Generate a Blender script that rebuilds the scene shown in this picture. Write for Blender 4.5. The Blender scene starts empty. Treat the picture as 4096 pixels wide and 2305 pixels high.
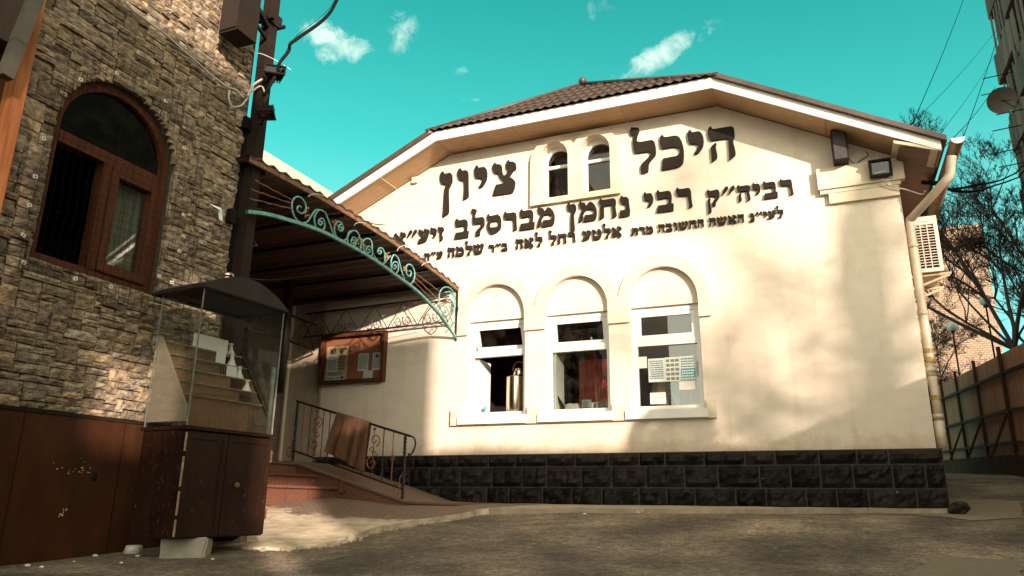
import bpy, bmesh, math, random
from mathutils import Vector, Matrix, noise
from mathutils.geometry import tessellate_polygon
R = math.radians
random.seed(7)
SC = bpy.context.scene
COL = SC.collection

# ------------------------------------------------------------------ camera frame (survey of the place, metres; origin at the lens)
FL, CX, CY = 2987.12, 2048.0, 1152.5
YAW, PITCH, ROLL = R(-22.81588), R(16.0), R(0.66182)
fwd = Vector((math.sin(YAW)*math.cos(PITCH), math.cos(YAW)*math.cos(PITCH), math.sin(PITCH)))
rgt = Vector((math.cos(YAW), -math.sin(YAW), 0)); upv = rgt.cross(fwd)
c_, s_ = math.cos(ROLL), math.sin(ROLL)
rgt, upv = c_*rgt + s_*upv, -s_*rgt + c_*upv
def ray(px, py):
    v = rgt*(px-CX) + upv*(CY-py) + fwd*FL
    return v.normalized()
def onY(px, py, y=10.0):
    v = ray(px, py); return v*(y/v.y)
def onX(px, py, x):
    v = ray(px, py); return v*(x/v.x)

# ------------------------------------------------------------------ object helpers
def tag(o, label=None, cat=None, group=None, kind=None):
    if label: o['label'] = label
    if cat: o['category'] = cat
    if group: o['group'] = group
    if kind: o['kind'] = kind
    return o
def thing(name, base, label, cat, group=None):
    e = bpy.data.objects.new(name, None); COL.objects.link(e)
    e.location = base; e.empty_display_size = 0.1
    e['bx'] = list(base)
    return tag(e, label, cat, group)
def rootloc(p):
    while p.parent: p = p.parent
    return Vector(p.location)
class MB:
    def __init__(s): s.v = []; s.f = []; s.sm = []
    def add(s, vs, fs, smooth=False):
        n = len(s.v); s.v += [tuple(v) for v in vs]
        for f in fs: s.f.append(tuple(i+n for i in f)); s.sm.append(smooth)
    def box(s, x0, x1, y0, y1, z0, z1):
        s.add([(x0,y0,z0),(x1,y0,z0),(x1,y1,z0),(x0,y1,z0),(x0,y0,z1),(x1,y0,z1),(x1,y1,z1),(x0,y1,z1)],
              [(0,3,2,1),(4,5,6,7),(0,1,5,4),(1,2,6,5),(2,3,7,6),(3,0,4,7)]); return s
    def bar(s, a, b, w, h, up=(0,0,1)):
        a = Vector(a); b = Vector(b); d = (b-a).normalized(); u = Vector(up)
        if abs(d.dot(u)) > .98: u = Vector((1,0,0))
        r = d.cross(u).normalized(); u = r.cross(d).normalized()
        vs = []
        for p in (a, b):
            for i, j in ((-1,-1),(1,-1),(1,1),(-1,1)): vs.append(p + r*(w/2*i) + u*(h/2*j))
        s.add(vs, [(0,3,2,1)[::-1],(4,5,6,7)[::-1],(0,1,5,4)[::-1],(1,2,6,5)[::-1],(2,3,7,6)[::-1],(3,0,4,7)[::-1]]); return s
    def tube(s, pts, rad, seg=6, caps=True, smooth=True):
        pts = [Vector(p) for p in pts]; n = len(pts)
        rs = rad if isinstance(rad, (list, tuple)) else [rad]*n
        d0 = (pts[1]-pts[0]).normalized()
        u = Vector((0,0,1)) if abs(d0.z) < .9 else Vector((1,0,0))
        vs = []; r = None
        for i, p in enumerate(pts):
            d = (pts[min(i+1,n-1)] - pts[max(i-1,0)])
            d = d.normalized() if d.length > 1e-9 else d0
            if r is None: r = d.cross(u).normalized()
            else:
                r = r - d*r.dot(d); r = r.normalized() if r.length > 1e-6 else d.orthogonal().normalized()
            w = d.cross(r)
            for k in range(seg):
                a = 2*math.pi*k/seg; vs.append(p + (r*math.cos(a) + w*math.sin(a))*rs[i])
        fs = []
        for i in range(n-1):
            for k in range(seg):
                a = i*seg+k; b = i*seg+(k+1) % seg; fs.append((a, b, b+seg, a+seg))
        s.add(vs, fs, smooth)
        if caps:
            m = len(s.v)-len(vs)
            s.f.append(tuple(m+k for k in range(seg))[::-1]); s.sm.append(False)
            s.f.append(tuple(m+(n-1)*seg+k for k in range(seg))); s.sm.append(False)
        return s
    def lathe(s, prof, c, seg=20, smooth=True):
        c = Vector(c); vs = []; fs = []
        for r, z in prof:
            for k in range(seg):
                a = 2*math.pi*k/seg; vs.append(c + Vector((r*math.cos(a), r*math.sin(a), z)))
        for i in range(len(prof)-1):
            for k in range(seg):
                a = i*seg+k; b = i*seg+(k+1) % seg; fs.append((a, b, b+seg, a+seg))
        s.add(vs, fs, smooth)
        m = len(s.v)-len(vs)
        s.f.append(tuple(m+k for k in range(seg))[::-1]); s.sm.append(False)
        s.f.append(tuple(m+(len(prof)-1)*seg+k for k in range(seg))); s.sm.append(False)
        return s
    def ball(s, c, r, seg=14, rings=9, sx=1, sy=1, sz=1):
        prof = []
        for i in range(rings+1):
            t = math.pi*i/rings - math.pi/2
            prof.append((max(1e-4, math.cos(t)*r), math.sin(t)*r*sz))
        n = len(s.v); s.lathe(prof, (0,0,0), seg)
        for i in range(n, len(s.v)):
            x, y, z = s.v[i]; s.v[i] = (x*sx+c[0], y*sy+c[1], z+c[2])
        return s
    def plate(s, loops, fn, d, back=True, smooth_side=False):
        """polygon with holes; fn(u, v, depth) -> point; front at depth 0, back at depth d"""
        P = [[Vector((a, b, 0)) for a, b in l] for l in loops]
        tri = tessellate_polygon(P)
        flat = [p for l in P for p in l]; n = len(flat)
        def area(l): return sum(l[i][0]*l[(i+1) % len(l)][1]-l[(i+1) % len(l)][0]*l[i][1] for i in range(len(l)))
        vs = [fn(p.x, p.y, 0) for p in flat] + [fn(p.x, p.y, d) for p in flat]
        fs = []
        for t in tri:
            a, b, c = (flat[i] for i in t)
            cr = (b-a).cross(c-a).z
            t = t if cr > 0 else t[::-1]
            fs.append(tuple(t))
            if back: fs.append(tuple(i+n for i in t[::-1]))
        o = 0
        for li, l in enumerate(loops):
            m = len(l); pos = area(l) > 0
            if li > 0: pos = not pos
            for i in range(m):
                a = o+i; b = o+(i+1) % m
                fs.append((b, a, a+n, b+n) if pos else (a, b, b+n, a+n))
            o += m
        s.add(vs, fs); return s
    def build(s, name, m, parent=None, base=None, label=None):
        me = bpy.data.meshes.new(name)
        off = rootloc(parent) if parent else Vector(base or (0,0,0))
        me.from_pydata([(v[0]-off.x, v[1]-off.y, v[2]-off.z) for v in s.v], [], s.f)
        me.polygons.foreach_set('use_smooth', s.sm); me.materials.append(m); me.update()
        o = bpy.data.objects.new(name, me); COL.objects.link(o)
        if parent: o.parent = parent
        else: o.location = off
        if label: o['label'] = label
        return o
def YF(y):   # plate mapping: vertical plane facing -y at y, depth goes to +y
    return lambda u, v, d: (u, y+d, v)
def XF(x):   # vertical plane facing +x at x, u = y, depth goes to -x
    return lambda u, v, d: (x-d, u, v)
def arch(x0, x1, z0, zs, za, n=18):   # rectangle with an elliptic top, counter-clockwise
    c = (x0+x1)/2; r = (x1-x0)/2
    return [(x0,z0),(x1,z0)] + [(c+r*math.cos(math.pi*i/n), zs+(za-zs)*math.sin(math.pi*i/n)) for i in range(n+1)]
def rect(x0, x1, z0, z1): return [(x0,z0),(x1,z0),(x1,z1),(x0,z1)]
def smooth_path(pts, k=6, closed=False):
    P = [Vector(p) for p in pts]; out = []; n = len(P)
    for i in range(n if closed else n-1):
        if closed: p0, p1, p2, p3 = P[i-1], P[i], P[(i+1) % n], P[(i+2) % n]
        else: p0, p1, p2, p3 = P[max(i-1,0)], P[i], P[i+1], P[min(i+2,n-1)]
        for j in range(k):
            t = j/k
            out.append(.5*((2*p1)+(p2-p0)*t+(2*p0-5*p1+4*p2-p3)*t*t+(3*p1-p0-3*p2+p3)*t**3))
    if not closed: out.append(P[-1])
    return out

# ------------------------------------------------------------------ materials
def new_mat(name):
    m = bpy.data.materials.new(name); m.use_nodes = True
    nt = m.node_tree; b = nt.nodes['Principled BSDF']; return m, nt, b
def N(nt, t, **kw):
    n = nt.nodes.new(t)
    for k, v in kw.items():
        if k in n.inputs.keys() if isinstance(k, str) else False: n.inputs[k].default_value = v
        else: setattr(n, k, v)
    return n
def ramp(nt, stops, fac):
    r = nt.nodes.new('ShaderNodeValToRGB'); e = r.color_ramp.elements
    while len(e) < len(stops): e.new(.5)
    for i, (p, c) in enumerate(stops):
        e[i].position = p; e[i].color = (*c, 1) if len(c) == 3 else c
    nt.links.new(fac, r.inputs[0]); return r
def surf(name, c1, c2=None, scale=8, rough=.7, bump=0, bscale=None, metal=0, stretch=(1,1,1), c3=None, detail=6, island=0, spec=.5, bdist=.01, scratch=None):
    """noise-mottled surface: two or three real colours of the thing, bump for its grain"""
    m, nt, b = new_mat(name); L = nt.links.new
    tc = nt.nodes.new('ShaderNodeTexCoord'); mp = nt.nodes.new('ShaderNodeMapping')
    mp.inputs['Scale'].default_value = stretch; L(tc.outputs['Object'], mp.inputs[0])
    nz = nt.nodes.new('ShaderNodeTexNoise'); nz.inputs['Scale'].default_value = scale
    nz.inputs['Detail'].default_value = detail; nz.inputs['Roughness'].default_value = .62
    L(mp.outputs[0], nz.inputs['Vector'])
    c2 = c2 or tuple(x*.8 for x in c1)
    st = [(.3, c2), (.68, c1)] if c3 is None else [(.28, c2), (.5, c1), (.72, c3)]
    out = ramp(nt, st, nz.outputs[0]).outputs[0]
    if island:
        gi = nt.nodes.new('ShaderNodeNewGeometry')
        mr = nt.nodes.new('ShaderNodeMapRange'); mr.inputs[3].default_value = 1-island; mr.inputs[4].default_value = 1+island
        L(gi.outputs['Random Per Island'], mr.inputs[0])
        mx = nt.nodes.new('ShaderNodeMix'); mx.data_type = 'RGBA'; mx.blend_type = 'MULTIPLY'; mx.inputs[0].default_value = 1
        L(out, mx.inputs[6]); L(mr.outputs[0], mx.inputs[7]); out = mx.outputs[2]
    if scratch:   # worn-through marks: (colour, scale, threshold)
        ns = nt.nodes.new('ShaderNodeTexNoise'); ns.inputs['Scale'].default_value = scratch[1]; ns.inputs['Detail'].default_value = 8
        L(mp.outputs[0], ns.inputs['Vector'])
        rs = ramp(nt, [(scratch[2], (0,0,0)), (scratch[2]+.04, (1,1,1))], ns.outputs[0])
        mx = nt.nodes.new('ShaderNodeMix'); mx.data_type = 'RGBA'
        L(rs.outputs[0], mx.inputs[0]); L(out, mx.inputs[6]); mx.inputs[7].default_value = (*scratch[0], 1); out = mx.outputs[2]
    L(out, b.inputs['Base Color'])
    b.inputs['Roughness'].default_value = rough; b.inputs['Metallic'].default_value = metal
    b.inputs['Specular IOR Level'].default_value = spec
    if bump:
        nb = nt.nodes.new('ShaderNodeTexNoise'); nb.inputs['Scale'].default_value = bscale or scale*3; nb.inputs['Detail'].default_value = 5
        L(mp.outputs[0], nb.inputs['Vector'])
        bp = nt.nodes.new('ShaderNodeBump'); bp.inputs['Strength'].default_value = bump; bp.inputs['Distance'].default_value = bdist
        L(nb.outputs[0], bp.inputs['Height']); L(bp.outputs[0], b.inputs['Normal'])
    return m
def plank(name, c1, c2, axis, width, rough=.6, gap=.06, bump=.3, gapcol=None, stretch=(1,1,1), scale=6):
    """boards: a fine joint every `width` metres along one axis"""
    m, nt, b = new_mat(name); L = nt.links.new
    tc = nt.nodes.new('ShaderNodeTexCoord'); sp = nt.nodes.new('ShaderNodeSeparateXYZ'); L(tc.outputs['Object'], sp.inputs[0])
    dv = nt.nodes.new('ShaderNodeMath'); dv.operation = 'DIVIDE'; dv.inputs[1].default_value = width; L(sp.outputs[axis], dv.inputs[0])
    fr = nt.nodes.new('ShaderNodeMath'); fr.operation = 'FRACT'; L(dv.outputs[0], fr.inputs[0])
    lt = nt.nodes.new('ShaderNodeMath'); lt.operation = 'LESS_THAN'; lt.inputs[1].default_value = gap; L(fr.outputs[0], lt.inputs[0])
    mp = nt.nodes.new('ShaderNodeMapping'); mp.inputs['Scale'].default_value = stretch; L(tc.outputs['Object'], mp.inputs[0])
    nz = nt.nodes.new('ShaderNodeTexNoise'); nz.inputs['Scale'].default_value = scale; nz.inputs['Detail'].default_value = 6; L(mp.outputs[0], nz.inputs['Vector'])
    rp = ramp(nt, [(.3, c2), (.7, c1)], nz.outputs[0])
    mx = nt.nodes.new('ShaderNodeMix'); mx.data_type = 'RGBA'; L(lt.outputs[0], mx.inputs[0]); L(rp.outputs[0], mx.inputs[6])
    g = gapcol or tuple(x*.35 for x in c2); mx.inputs[7].default_value = (*g, 1)
    L(mx.outputs[2], b.inputs['Base Color']); b.inputs['Roughness'].default_value = rough
    bp = nt.nodes.new('ShaderNodeBump'); bp.inputs['Strength'].default_value = bump; bp.inputs['Distance'].default_value = .01; bp.invert = True
    L(lt.outputs[0], bp.inputs['Height']); L(bp.outputs[0], b.inputs['Normal'])
    return m
def glass(name, tint=(1,1,1), refl=.12, dirt=.0, rough=.0):
    m, nt, b = new_mat(name); L = nt.links.new; nt.nodes.remove(b); out = nt.nodes['Material Output']
    tr = nt.nodes.new('ShaderNodeBsdfTransparent'); tr.inputs[0].default_value = (*tint, 1)
    gl = nt.nodes.new('ShaderNodeBsdfGlossy'); gl.inputs['Roughness'].default_value = rough; gl.inputs['Color'].default_value = (.9,.9,.9,1)
    fz = nt.nodes.new('ShaderNodeFresnel'); ge_ = nt.nodes.new('ShaderNodeNewGeometry'); ir = nt.nodes.new('ShaderNodeMapRange'); ir.inputs[3].default_value = 1.5; ir.inputs[4].default_value = 1/1.5
    L(ge_.outputs['Backfacing'], ir.inputs[0]); L(ir.outputs[0], fz.inputs[0])
    ad = nt.nodes.new('ShaderNodeMath'); ad.operation = 'ADD'; ad.inputs[1].default_value = refl; ad.use_clamp = True; L(fz.outputs[0], ad.inputs[0])
    mx = nt.nodes.new('ShaderNodeMixShader'); L(ad.outputs[0], mx.inputs[0]); L(tr.outputs[0], mx.inputs[1]); L(gl.outputs[0], mx.inputs[2])
    last = mx
    if dirt:
        df = nt.nodes.new('ShaderNodeBsdfDiffuse'); df.inputs[0].default_value = (.5,.45,.35,1)
        tc = nt.nodes.new('ShaderNodeTexCoord'); nz = nt.nodes.new('ShaderNodeTexNoise'); nz.inputs['Scale'].default_value = 7; nz.inputs['Detail'].default_value = 8
        L(tc.outputs['Object'], nz.inputs['Vector'])
        rp = ramp(nt, [(.42, (0,0,0)), (.8, (dirt*2,)*3)], nz.outputs[0])
        m2 = nt.nodes.new('ShaderNodeMixShader'); L(rp.outputs[0], m2.inputs[0]); L(mx.outputs[0], m2.inputs[1]); L(df.outputs[0], m2.inputs[2]); last = m2
    L(last.outputs[0], out.inputs[0]); return m
GLYPH = {
 'l': [[[0.04,1.382],[0.086,1.351],[0.2,1.329],[0.239,1.299],[0.248,1.239],[0.234,1.183],[0.191,1.097],[0.167,0.978],[0.185,0.931],[0.237,0.902],[0.363,0.897],[0.522,0.901],[0.58,0.893],[0.63,0.84],[0.653,0.75],[0.66,0.62],[0.655,0.507],[0.633,0.433],[0.565,0.367],[0.476,0.27],[0.451,0.203],[0.445,0.077],[0.434,0.023],[0.38,-0.003],[0.276,0.0],[0.245,0.055],[0.243,0.168],[0.266,0.249],[0.327,0.31],[0.449,0.409],[0.518,0.489],[0.526,0.538],[0.495,0.576],[0.43,0.588],[0.146,0.592],[0.101,0.628],[0.079,0.697],[0.065,0.946],[0.082,1.03],[0.104,1.096],[0.028,1.142],[0.0,1.206],[0.0,1.272]]],
 'k': [[[0.076,1.0],[0.094,0.946],[0.131,0.915],[0.222,0.908],[0.365,0.913],[0.448,0.893],[0.509,0.832],[0.554,0.724],[0.58,0.605],[0.592,0.476],[0.587,0.308],[0.569,0.157],[0.54,0.085],[0.487,0.039],[0.409,0.01],[0.014,0.0],[0.027,0.11],[0.052,0.318],[0.207,0.326],[0.387,0.329],[0.439,0.341],[0.479,0.384],[0.497,0.437],[0.488,0.509],[0.45,0.558],[0.375,0.593],[0.272,0.598],[0.058,0.598],[0.021,0.644],[0.0,0.755],[0.0,0.899],[0.023,0.967]]],
 'y': [[[0.09,1.0],[0.106,0.934],[0.143,0.916],[0.26,0.919],[0.317,0.906],[0.364,0.842],[0.391,0.75],[0.396,0.62],[0.379,0.509],[0.333,0.418],[0.264,0.33],[0.218,0.296],[0.136,0.318],[0.204,0.398],[0.255,0.496],[0.251,0.547],[0.208,0.583],[0.074,0.601],[0.038,0.637],[0.01,0.721],[0.0,0.853],[0.008,0.924],[0.043,0.983]]],
 'h': [[[0.091,1.0],[0.108,0.926],[0.15,0.907],[0.31,0.905],[0.542,0.902],[0.602,0.886],[0.636,0.845],[0.644,0.746],[0.64,0.608],[0.596,0.534],[0.605,0.395],[0.626,0.268],[0.635,0.171],[0.62,0.098],[0.469,-0.015],[0.48,0.062],[0.481,0.528],[0.496,0.58],[0.278,0.594],[0.069,0.598],[0.023,0.655],[0.0,0.786],[0.001,0.898],[0.029,0.963]],[[0.173,0.523],[0.191,0.485],[0.169,0.42],[0.175,0.322],[0.192,0.209],[0.184,0.114],[0.147,0.066],[0.038,0.0],[0.05,0.083],[0.044,0.346],[0.055,0.413],[0.098,0.468]]],
 'N': [[[0.1,1.0],[0.123,0.921],[0.173,0.905],[0.281,0.92],[0.343,0.907],[0.384,0.841],[0.396,0.734],[0.397,0.615],[0.343,0.505],[0.293,0.41],[0.295,0.247],[0.318,-0.02],[0.328,-0.284],[0.293,-0.351],[0.135,-0.423],[0.151,-0.244],[0.156,0.195],[0.169,0.444],[0.218,0.57],[0.124,0.592],[0.045,0.642],[0.005,0.768],[0.0,0.889],[0.023,0.96]]],
 'v': [[[0.095,1.0],[0.118,0.934],[0.176,0.913],[0.26,0.91],[0.317,0.873],[0.34,0.801],[0.351,0.458],[0.371,0.104],[0.342,0.054],[0.212,0.0],[0.222,0.14],[0.232,0.368],[0.222,0.56],[0.185,0.614],[0.115,0.621],[0.057,0.669],[0.011,0.773],[0.0,0.885],[0.032,0.976]]],
 'c': [[[0.077,0.993],[0.107,0.932],[0.205,0.915],[0.262,0.877],[0.284,0.796],[0.286,0.685],[0.322,0.581],[0.378,0.541],[0.46,0.628],[0.473,0.66],[0.424,0.745],[0.406,0.832],[0.414,0.928],[0.483,1.0],[0.511,0.939],[0.622,0.92],[0.692,0.859],[0.709,0.766],[0.701,0.67],[0.626,0.635],[0.51,0.488],[0.6,0.425],[0.663,0.36],[0.687,0.287],[0.672,0.153],[0.619,0.011],[0.578,-0.01],[0.026,0.0],[0.052,0.113],[0.118,0.31],[0.257,0.315],[0.409,0.318],[0.311,0.403],[0.226,0.514],[0.189,0.631],[0.098,0.653],[0.026,0.728],[0.0,0.831],[0.008,0.928]]],
 'r': [[[0.093,1.0],[0.12,0.911],[0.248,0.897],[0.493,0.903],[0.579,0.853],[0.603,0.724],[0.605,0.473],[0.623,0.249],[0.64,0.108],[0.617,0.057],[0.477,0.0],[0.494,0.13],[0.48,0.437],[0.473,0.535],[0.424,0.57],[0.079,0.609],[0.019,0.702],[0.0,0.846],[0.031,0.953]]],
 'b': [[[0.12,1.0],[0.148,0.91],[0.257,0.894],[0.474,0.909],[0.581,0.878],[0.63,0.783],[0.643,0.607],[0.613,0.321],[0.707,0.313],[0.686,-0.0],[0.0,0.0],[0.067,0.301],[0.419,0.307],[0.489,0.354],[0.52,0.451],[0.511,0.554],[0.446,0.602],[0.107,0.577],[0.042,0.669],[0.015,0.849],[0.042,0.962]]],
 'q': [[[0.086,1.0],[0.121,0.893],[0.249,0.873],[0.541,0.91],[0.638,0.838],[0.661,0.666],[0.642,0.482],[0.538,0.329],[0.427,0.178],[0.419,0.049],[0.364,-0.017],[0.247,0.011],[0.238,0.132],[0.332,0.286],[0.477,0.432],[0.492,0.505],[0.416,0.535],[0.078,0.587],[0.008,0.729],[0.013,0.917]],[[0.148,0.501],[0.171,0.422],[0.144,0.258],[0.176,-0.046],[0.189,-0.271],[0.14,-0.356],[0.0,-0.429],[0.03,-0.21],[0.015,0.277],[0.051,0.422]]],
 '"': [[[0.297,1.0],[0.334,0.957],[0.303,0.832],[0.0,0.528],[0.064,0.74],[0.143,0.932],[0.214,0.995]],[[0.628,0.992],[0.665,0.942],[0.633,0.817],[0.331,0.514],[0.396,0.744],[0.474,0.916],[0.546,0.99]]],
 'n': [[[0.144,1.0],[0.173,0.903],[0.319,0.898],[0.407,0.816],[0.422,0.61],[0.433,0.439],[0.46,0.299],[0.436,0.067],[0.386,0.006],[0.0,0.0],[0.042,0.309],[0.268,0.31],[0.309,0.389],[0.291,0.544],[0.115,0.604],[0.054,0.733],[0.066,0.902]]],
 'x': [[[0.089,1.0],[0.136,0.906],[0.302,0.899],[0.631,0.918],[0.721,0.853],[0.738,0.662],[0.702,0.531],[0.729,0.322],[0.756,0.132],[0.705,0.055],[0.557,-0.009],[0.577,0.14],[0.569,0.448],[0.574,0.618],[0.228,0.607],[0.193,0.502],[0.204,0.261],[0.2,0.125],[0.15,0.064],[0.0,0.0],[0.039,0.251],[0.045,0.524],[0.081,0.656],[0.007,0.77],[0.021,0.924]]],
 'm': [[[0.098,1.0],[0.146,0.918],[0.278,0.898],[0.341,0.736],[0.458,0.854],[0.509,0.915],[0.638,0.844],[0.734,0.712],[0.795,0.534],[0.801,0.332],[0.77,0.135],[0.703,0.027],[0.214,0.011],[0.285,0.321],[0.612,0.318],[0.704,0.362],[0.68,0.483],[0.584,0.548],[0.42,0.572],[0.288,0.523],[0.187,0.352],[0.166,0.118],[0.099,0.044],[0.0,0.0],[0.037,0.238],[0.123,0.496],[0.191,0.605],[0.06,0.709],[0.03,0.918]]],
 's': [[[0.084,1.0],[0.123,0.897],[0.307,0.889],[0.527,0.919],[0.638,0.825],[0.689,0.621],[0.7,0.371],[0.667,0.198],[0.506,0.06],[0.325,-0.005],[0.178,0.05],[0.064,0.207],[0.011,0.428],[0.038,0.568],[0.092,0.632],[0.015,0.768],[0.0,0.932]],[[0.167,0.55],[0.239,0.612],[0.533,0.6],[0.589,0.493],[0.556,0.337],[0.465,0.314],[0.19,0.326],[0.133,0.43]]],
 'z': [[[0.069,1.0],[0.107,0.906],[0.29,0.929],[0.384,0.837],[0.384,0.695],[0.273,0.552],[0.278,0.409],[0.335,0.245],[0.324,0.105],[0.162,0.0],[0.17,0.203],[0.124,0.492],[0.153,0.599],[0.031,0.726],[0.0,0.889]]],
 'e': [[[0.101,0.993],[0.139,0.903],[0.273,0.901],[0.329,0.784],[0.303,0.647],[0.414,0.431],[0.455,0.612],[0.398,0.744],[0.39,0.901],[0.469,1.0],[0.506,0.917],[0.673,0.91],[0.735,0.809],[0.719,0.64],[0.634,0.341],[0.575,0.193],[0.464,0.099],[0.0,0.033],[0.068,0.335],[0.251,0.359],[0.299,0.399],[0.137,0.622],[0.031,0.73],[0.015,0.904]]],
 'a': [[[0.114,0.97],[0.214,0.855],[0.512,0.527],[0.534,0.592],[0.47,0.787],[0.451,0.926],[0.539,1.0],[0.599,0.924],[0.766,0.902],[0.829,0.775],[0.818,0.64],[0.675,0.574],[0.609,0.447],[0.764,0.309],[0.83,0.132],[0.658,-0.066],[0.243,0.391],[0.211,0.311],[0.331,0.16],[0.345,0.057],[0.116,0.051],[0.015,0.182],[0.04,0.366],[0.142,0.523],[0.018,0.727],[0.0,0.831]]],
 'S': [[[0.044,0.996],[0.096,0.895],[0.27,0.85],[0.314,0.68],[0.204,0.576],[0.259,0.334],[0.334,0.302],[0.425,0.572],[0.362,0.721],[0.342,0.912],[0.414,0.988],[0.49,0.893],[0.638,0.851],[0.658,0.661],[0.548,0.557],[0.48,0.331],[0.579,0.296],[0.747,0.392],[0.792,0.574],[0.715,0.724],[0.71,0.913],[0.767,1.0],[0.833,0.907],[0.98,0.879],[0.984,0.691],[0.871,0.331],[0.78,0.061],[0.659,0.006],[0.194,0.0],[0.114,0.234],[0.033,0.526],[0.0,0.813]]],
 'T': [[[0.102,1.0],[0.153,0.912],[0.297,0.87],[0.359,0.659],[0.225,0.563],[0.178,0.412],[0.352,0.344],[0.594,0.344],[0.662,0.484],[0.532,0.546],[0.425,0.672],[0.473,0.869],[0.585,0.954],[0.737,0.879],[0.82,0.666],[0.813,0.397],[0.697,0.098],[0.608,0.01],[0.126,0.0],[0.096,0.265],[0.071,0.583],[0.0,0.774],[0.02,0.907]]],
 't': [[[0.18,1.0],[0.286,0.879],[0.688,0.901],[0.79,0.712],[0.794,0.216],[0.767,0.068],[0.568,0.002],[0.594,0.319],[0.566,0.551],[0.384,0.56],[0.301,0.281],[0.279,0.055],[0.0,0.0],[0.122,0.381],[0.226,0.634],[0.115,0.802]]],
}
WORDS = [('hykl', -2.309, -0.819, 4.64), ('cyvN', -5.505, -4.149, 4.655), ('rbyh"q', -1.253, -0.122, 3.984), ('rby', -2.145, -1.457, 3.996), ('nxmN', -3.308, -2.351, 4.001), ('mbrslb', -5.2, -3.513, 4.008), ('zye"a', -6.325, -5.4, 4.001), ('ley"n', -0.707, -0.274, 3.684), ('haSh', -1.246, -0.78, 3.689), ('hxSvbh', -1.952, -1.318, 3.692), ('mrt', -2.349, -2.027, 3.693), ('alTe', -3.078, -2.484, 3.7), ('rxl', -3.603, -3.185, 3.702), ('lah', -4.139, -3.707, 3.704), ('b"r', -4.593, -4.281, 3.708), ('Slmh', -5.307, -4.684, 3.708), ('e"h', -5.732, -5.403, 3.703), ('br', -6.007, -5.808, 3.693)]
# ------------------------------------------------------------------ palette
CREAM = (.645,.56,.45)
M_stucco = surf('cream stucco', CREAM, (.595,.51,.405), 3, .9, .9, 55, stretch=(1,1,2.2), bdist=.006, c3=(.675,.59,.48))
def stains(m):
    nt = m.node_tree; L = nt.links.new; b = nt.nodes['Principled BSDF']; src = b.inputs['Base Color'].links[0].from_socket
    tc = nt.nodes.new('ShaderNodeTexCoord'); sp = nt.nodes.new('ShaderNodeSeparateXYZ'); L(tc.outputs['Object'], sp.inputs[0])
    mp = nt.nodes.new('ShaderNodeMapping'); mp.inputs['Scale'].default_value = (5,5,.45); L(tc.outputs['Object'], mp.inputs[0])
    n1 = nt.nodes.new('ShaderNodeTexNoise'); n1.inputs['Scale'].default_value = 1.3; n1.inputs['Detail'].default_value = 7; L(mp.outputs[0], n1.inputs['Vector'])
    r1 = ramp(nt, [(.55, (1,1,1)), (.76, (.90,.87,.82))], n1.outputs[0])
    n2 = nt.nodes.new('ShaderNodeTexNoise'); n2.inputs['Scale'].default_value = 3.5; n2.inputs['Detail'].default_value = 9; n2.inputs['Roughness'].default_value = .7; L(tc.outputs['Object'], n2.inputs['Vector'])
    mr = nt.nodes.new('ShaderNodeMapRange'); mr.inputs[1].default_value = .65; mr.inputs[2].default_value = 1.05; mr.inputs[3].default_value = .30; mr.inputs[4].default_value = -.1; L(sp.outputs[2], mr.inputs[0])
    ad = nt.nodes.new('ShaderNodeMath'); ad.operation = 'ADD'; L(n2.outputs[0], ad.inputs[0]); L(mr.outputs[0], ad.inputs[1])
    r2 = ramp(nt, [(.58, (1,1,1)), (.82, (.80,.74,.65))], ad.outputs[0])
    for r in (r1, r2):
        mx = nt.nodes.new('ShaderNodeMix'); mx.data_type = 'RGBA'; mx.blend_type = 'MULTIPLY'; mx.inputs[0].default_value = 1; L(src, mx.inputs[6]); L(r.outputs[0], mx.inputs[7]); src = mx.outputs[2]
    L(src, b.inputs['Base Color'])
stains(M_stucco)
M_trim = surf('cream trim', (.64,.55,.41), (.56,.46,.32), 6, .8, .4, 60, bdist=.004)
M_white = surf('white plastic', (.78,.77,.72), (.7,.69,.63), 9, .35, .05)
M_whitesill = surf('white painted sill', (.76,.74,.68), (.66,.63,.55), 5, .5, .1)
M_soffit = plank('soffit boards', (.50,.33,.17), (.44,.28,.14), 1, .115, .6, .035, .3)
M_fascia = surf('white fascia metal', (.78,.75,.68), (.66,.62,.54), 3, .45, .05, stretch=(1,1,3))
M_tile = surf('brown metal tile', (.075,.048,.034), (.04,.026,.018), 14, .5, .15, 60)
M_roofedge = surf('dark roof edge', (.05,.035,.028), (.03,.02,.016), 10, .5)
M_block = surf('black painted rock block', (.014,.0105,.008), (.005,.004,.003), 16, .6, .8, 30, bdist=.02, island=.7, spec=.2, scratch=((.14,.13,.11), 11, .73))
M_letter = surf('dark foam lettering', (.026,.021,.016), (.018,.014,.011), 30, .95, .2, 90, spec=.1)
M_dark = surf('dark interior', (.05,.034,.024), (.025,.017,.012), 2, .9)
M_stone = surf('split stone', (.265,.22,.16), (.04,.03,.021), 15, .9, 1.0, 42, c3=(.50,.42,.305), island=.35, bdist=.02, stretch=(1,1,1.6), detail=10)
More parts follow.
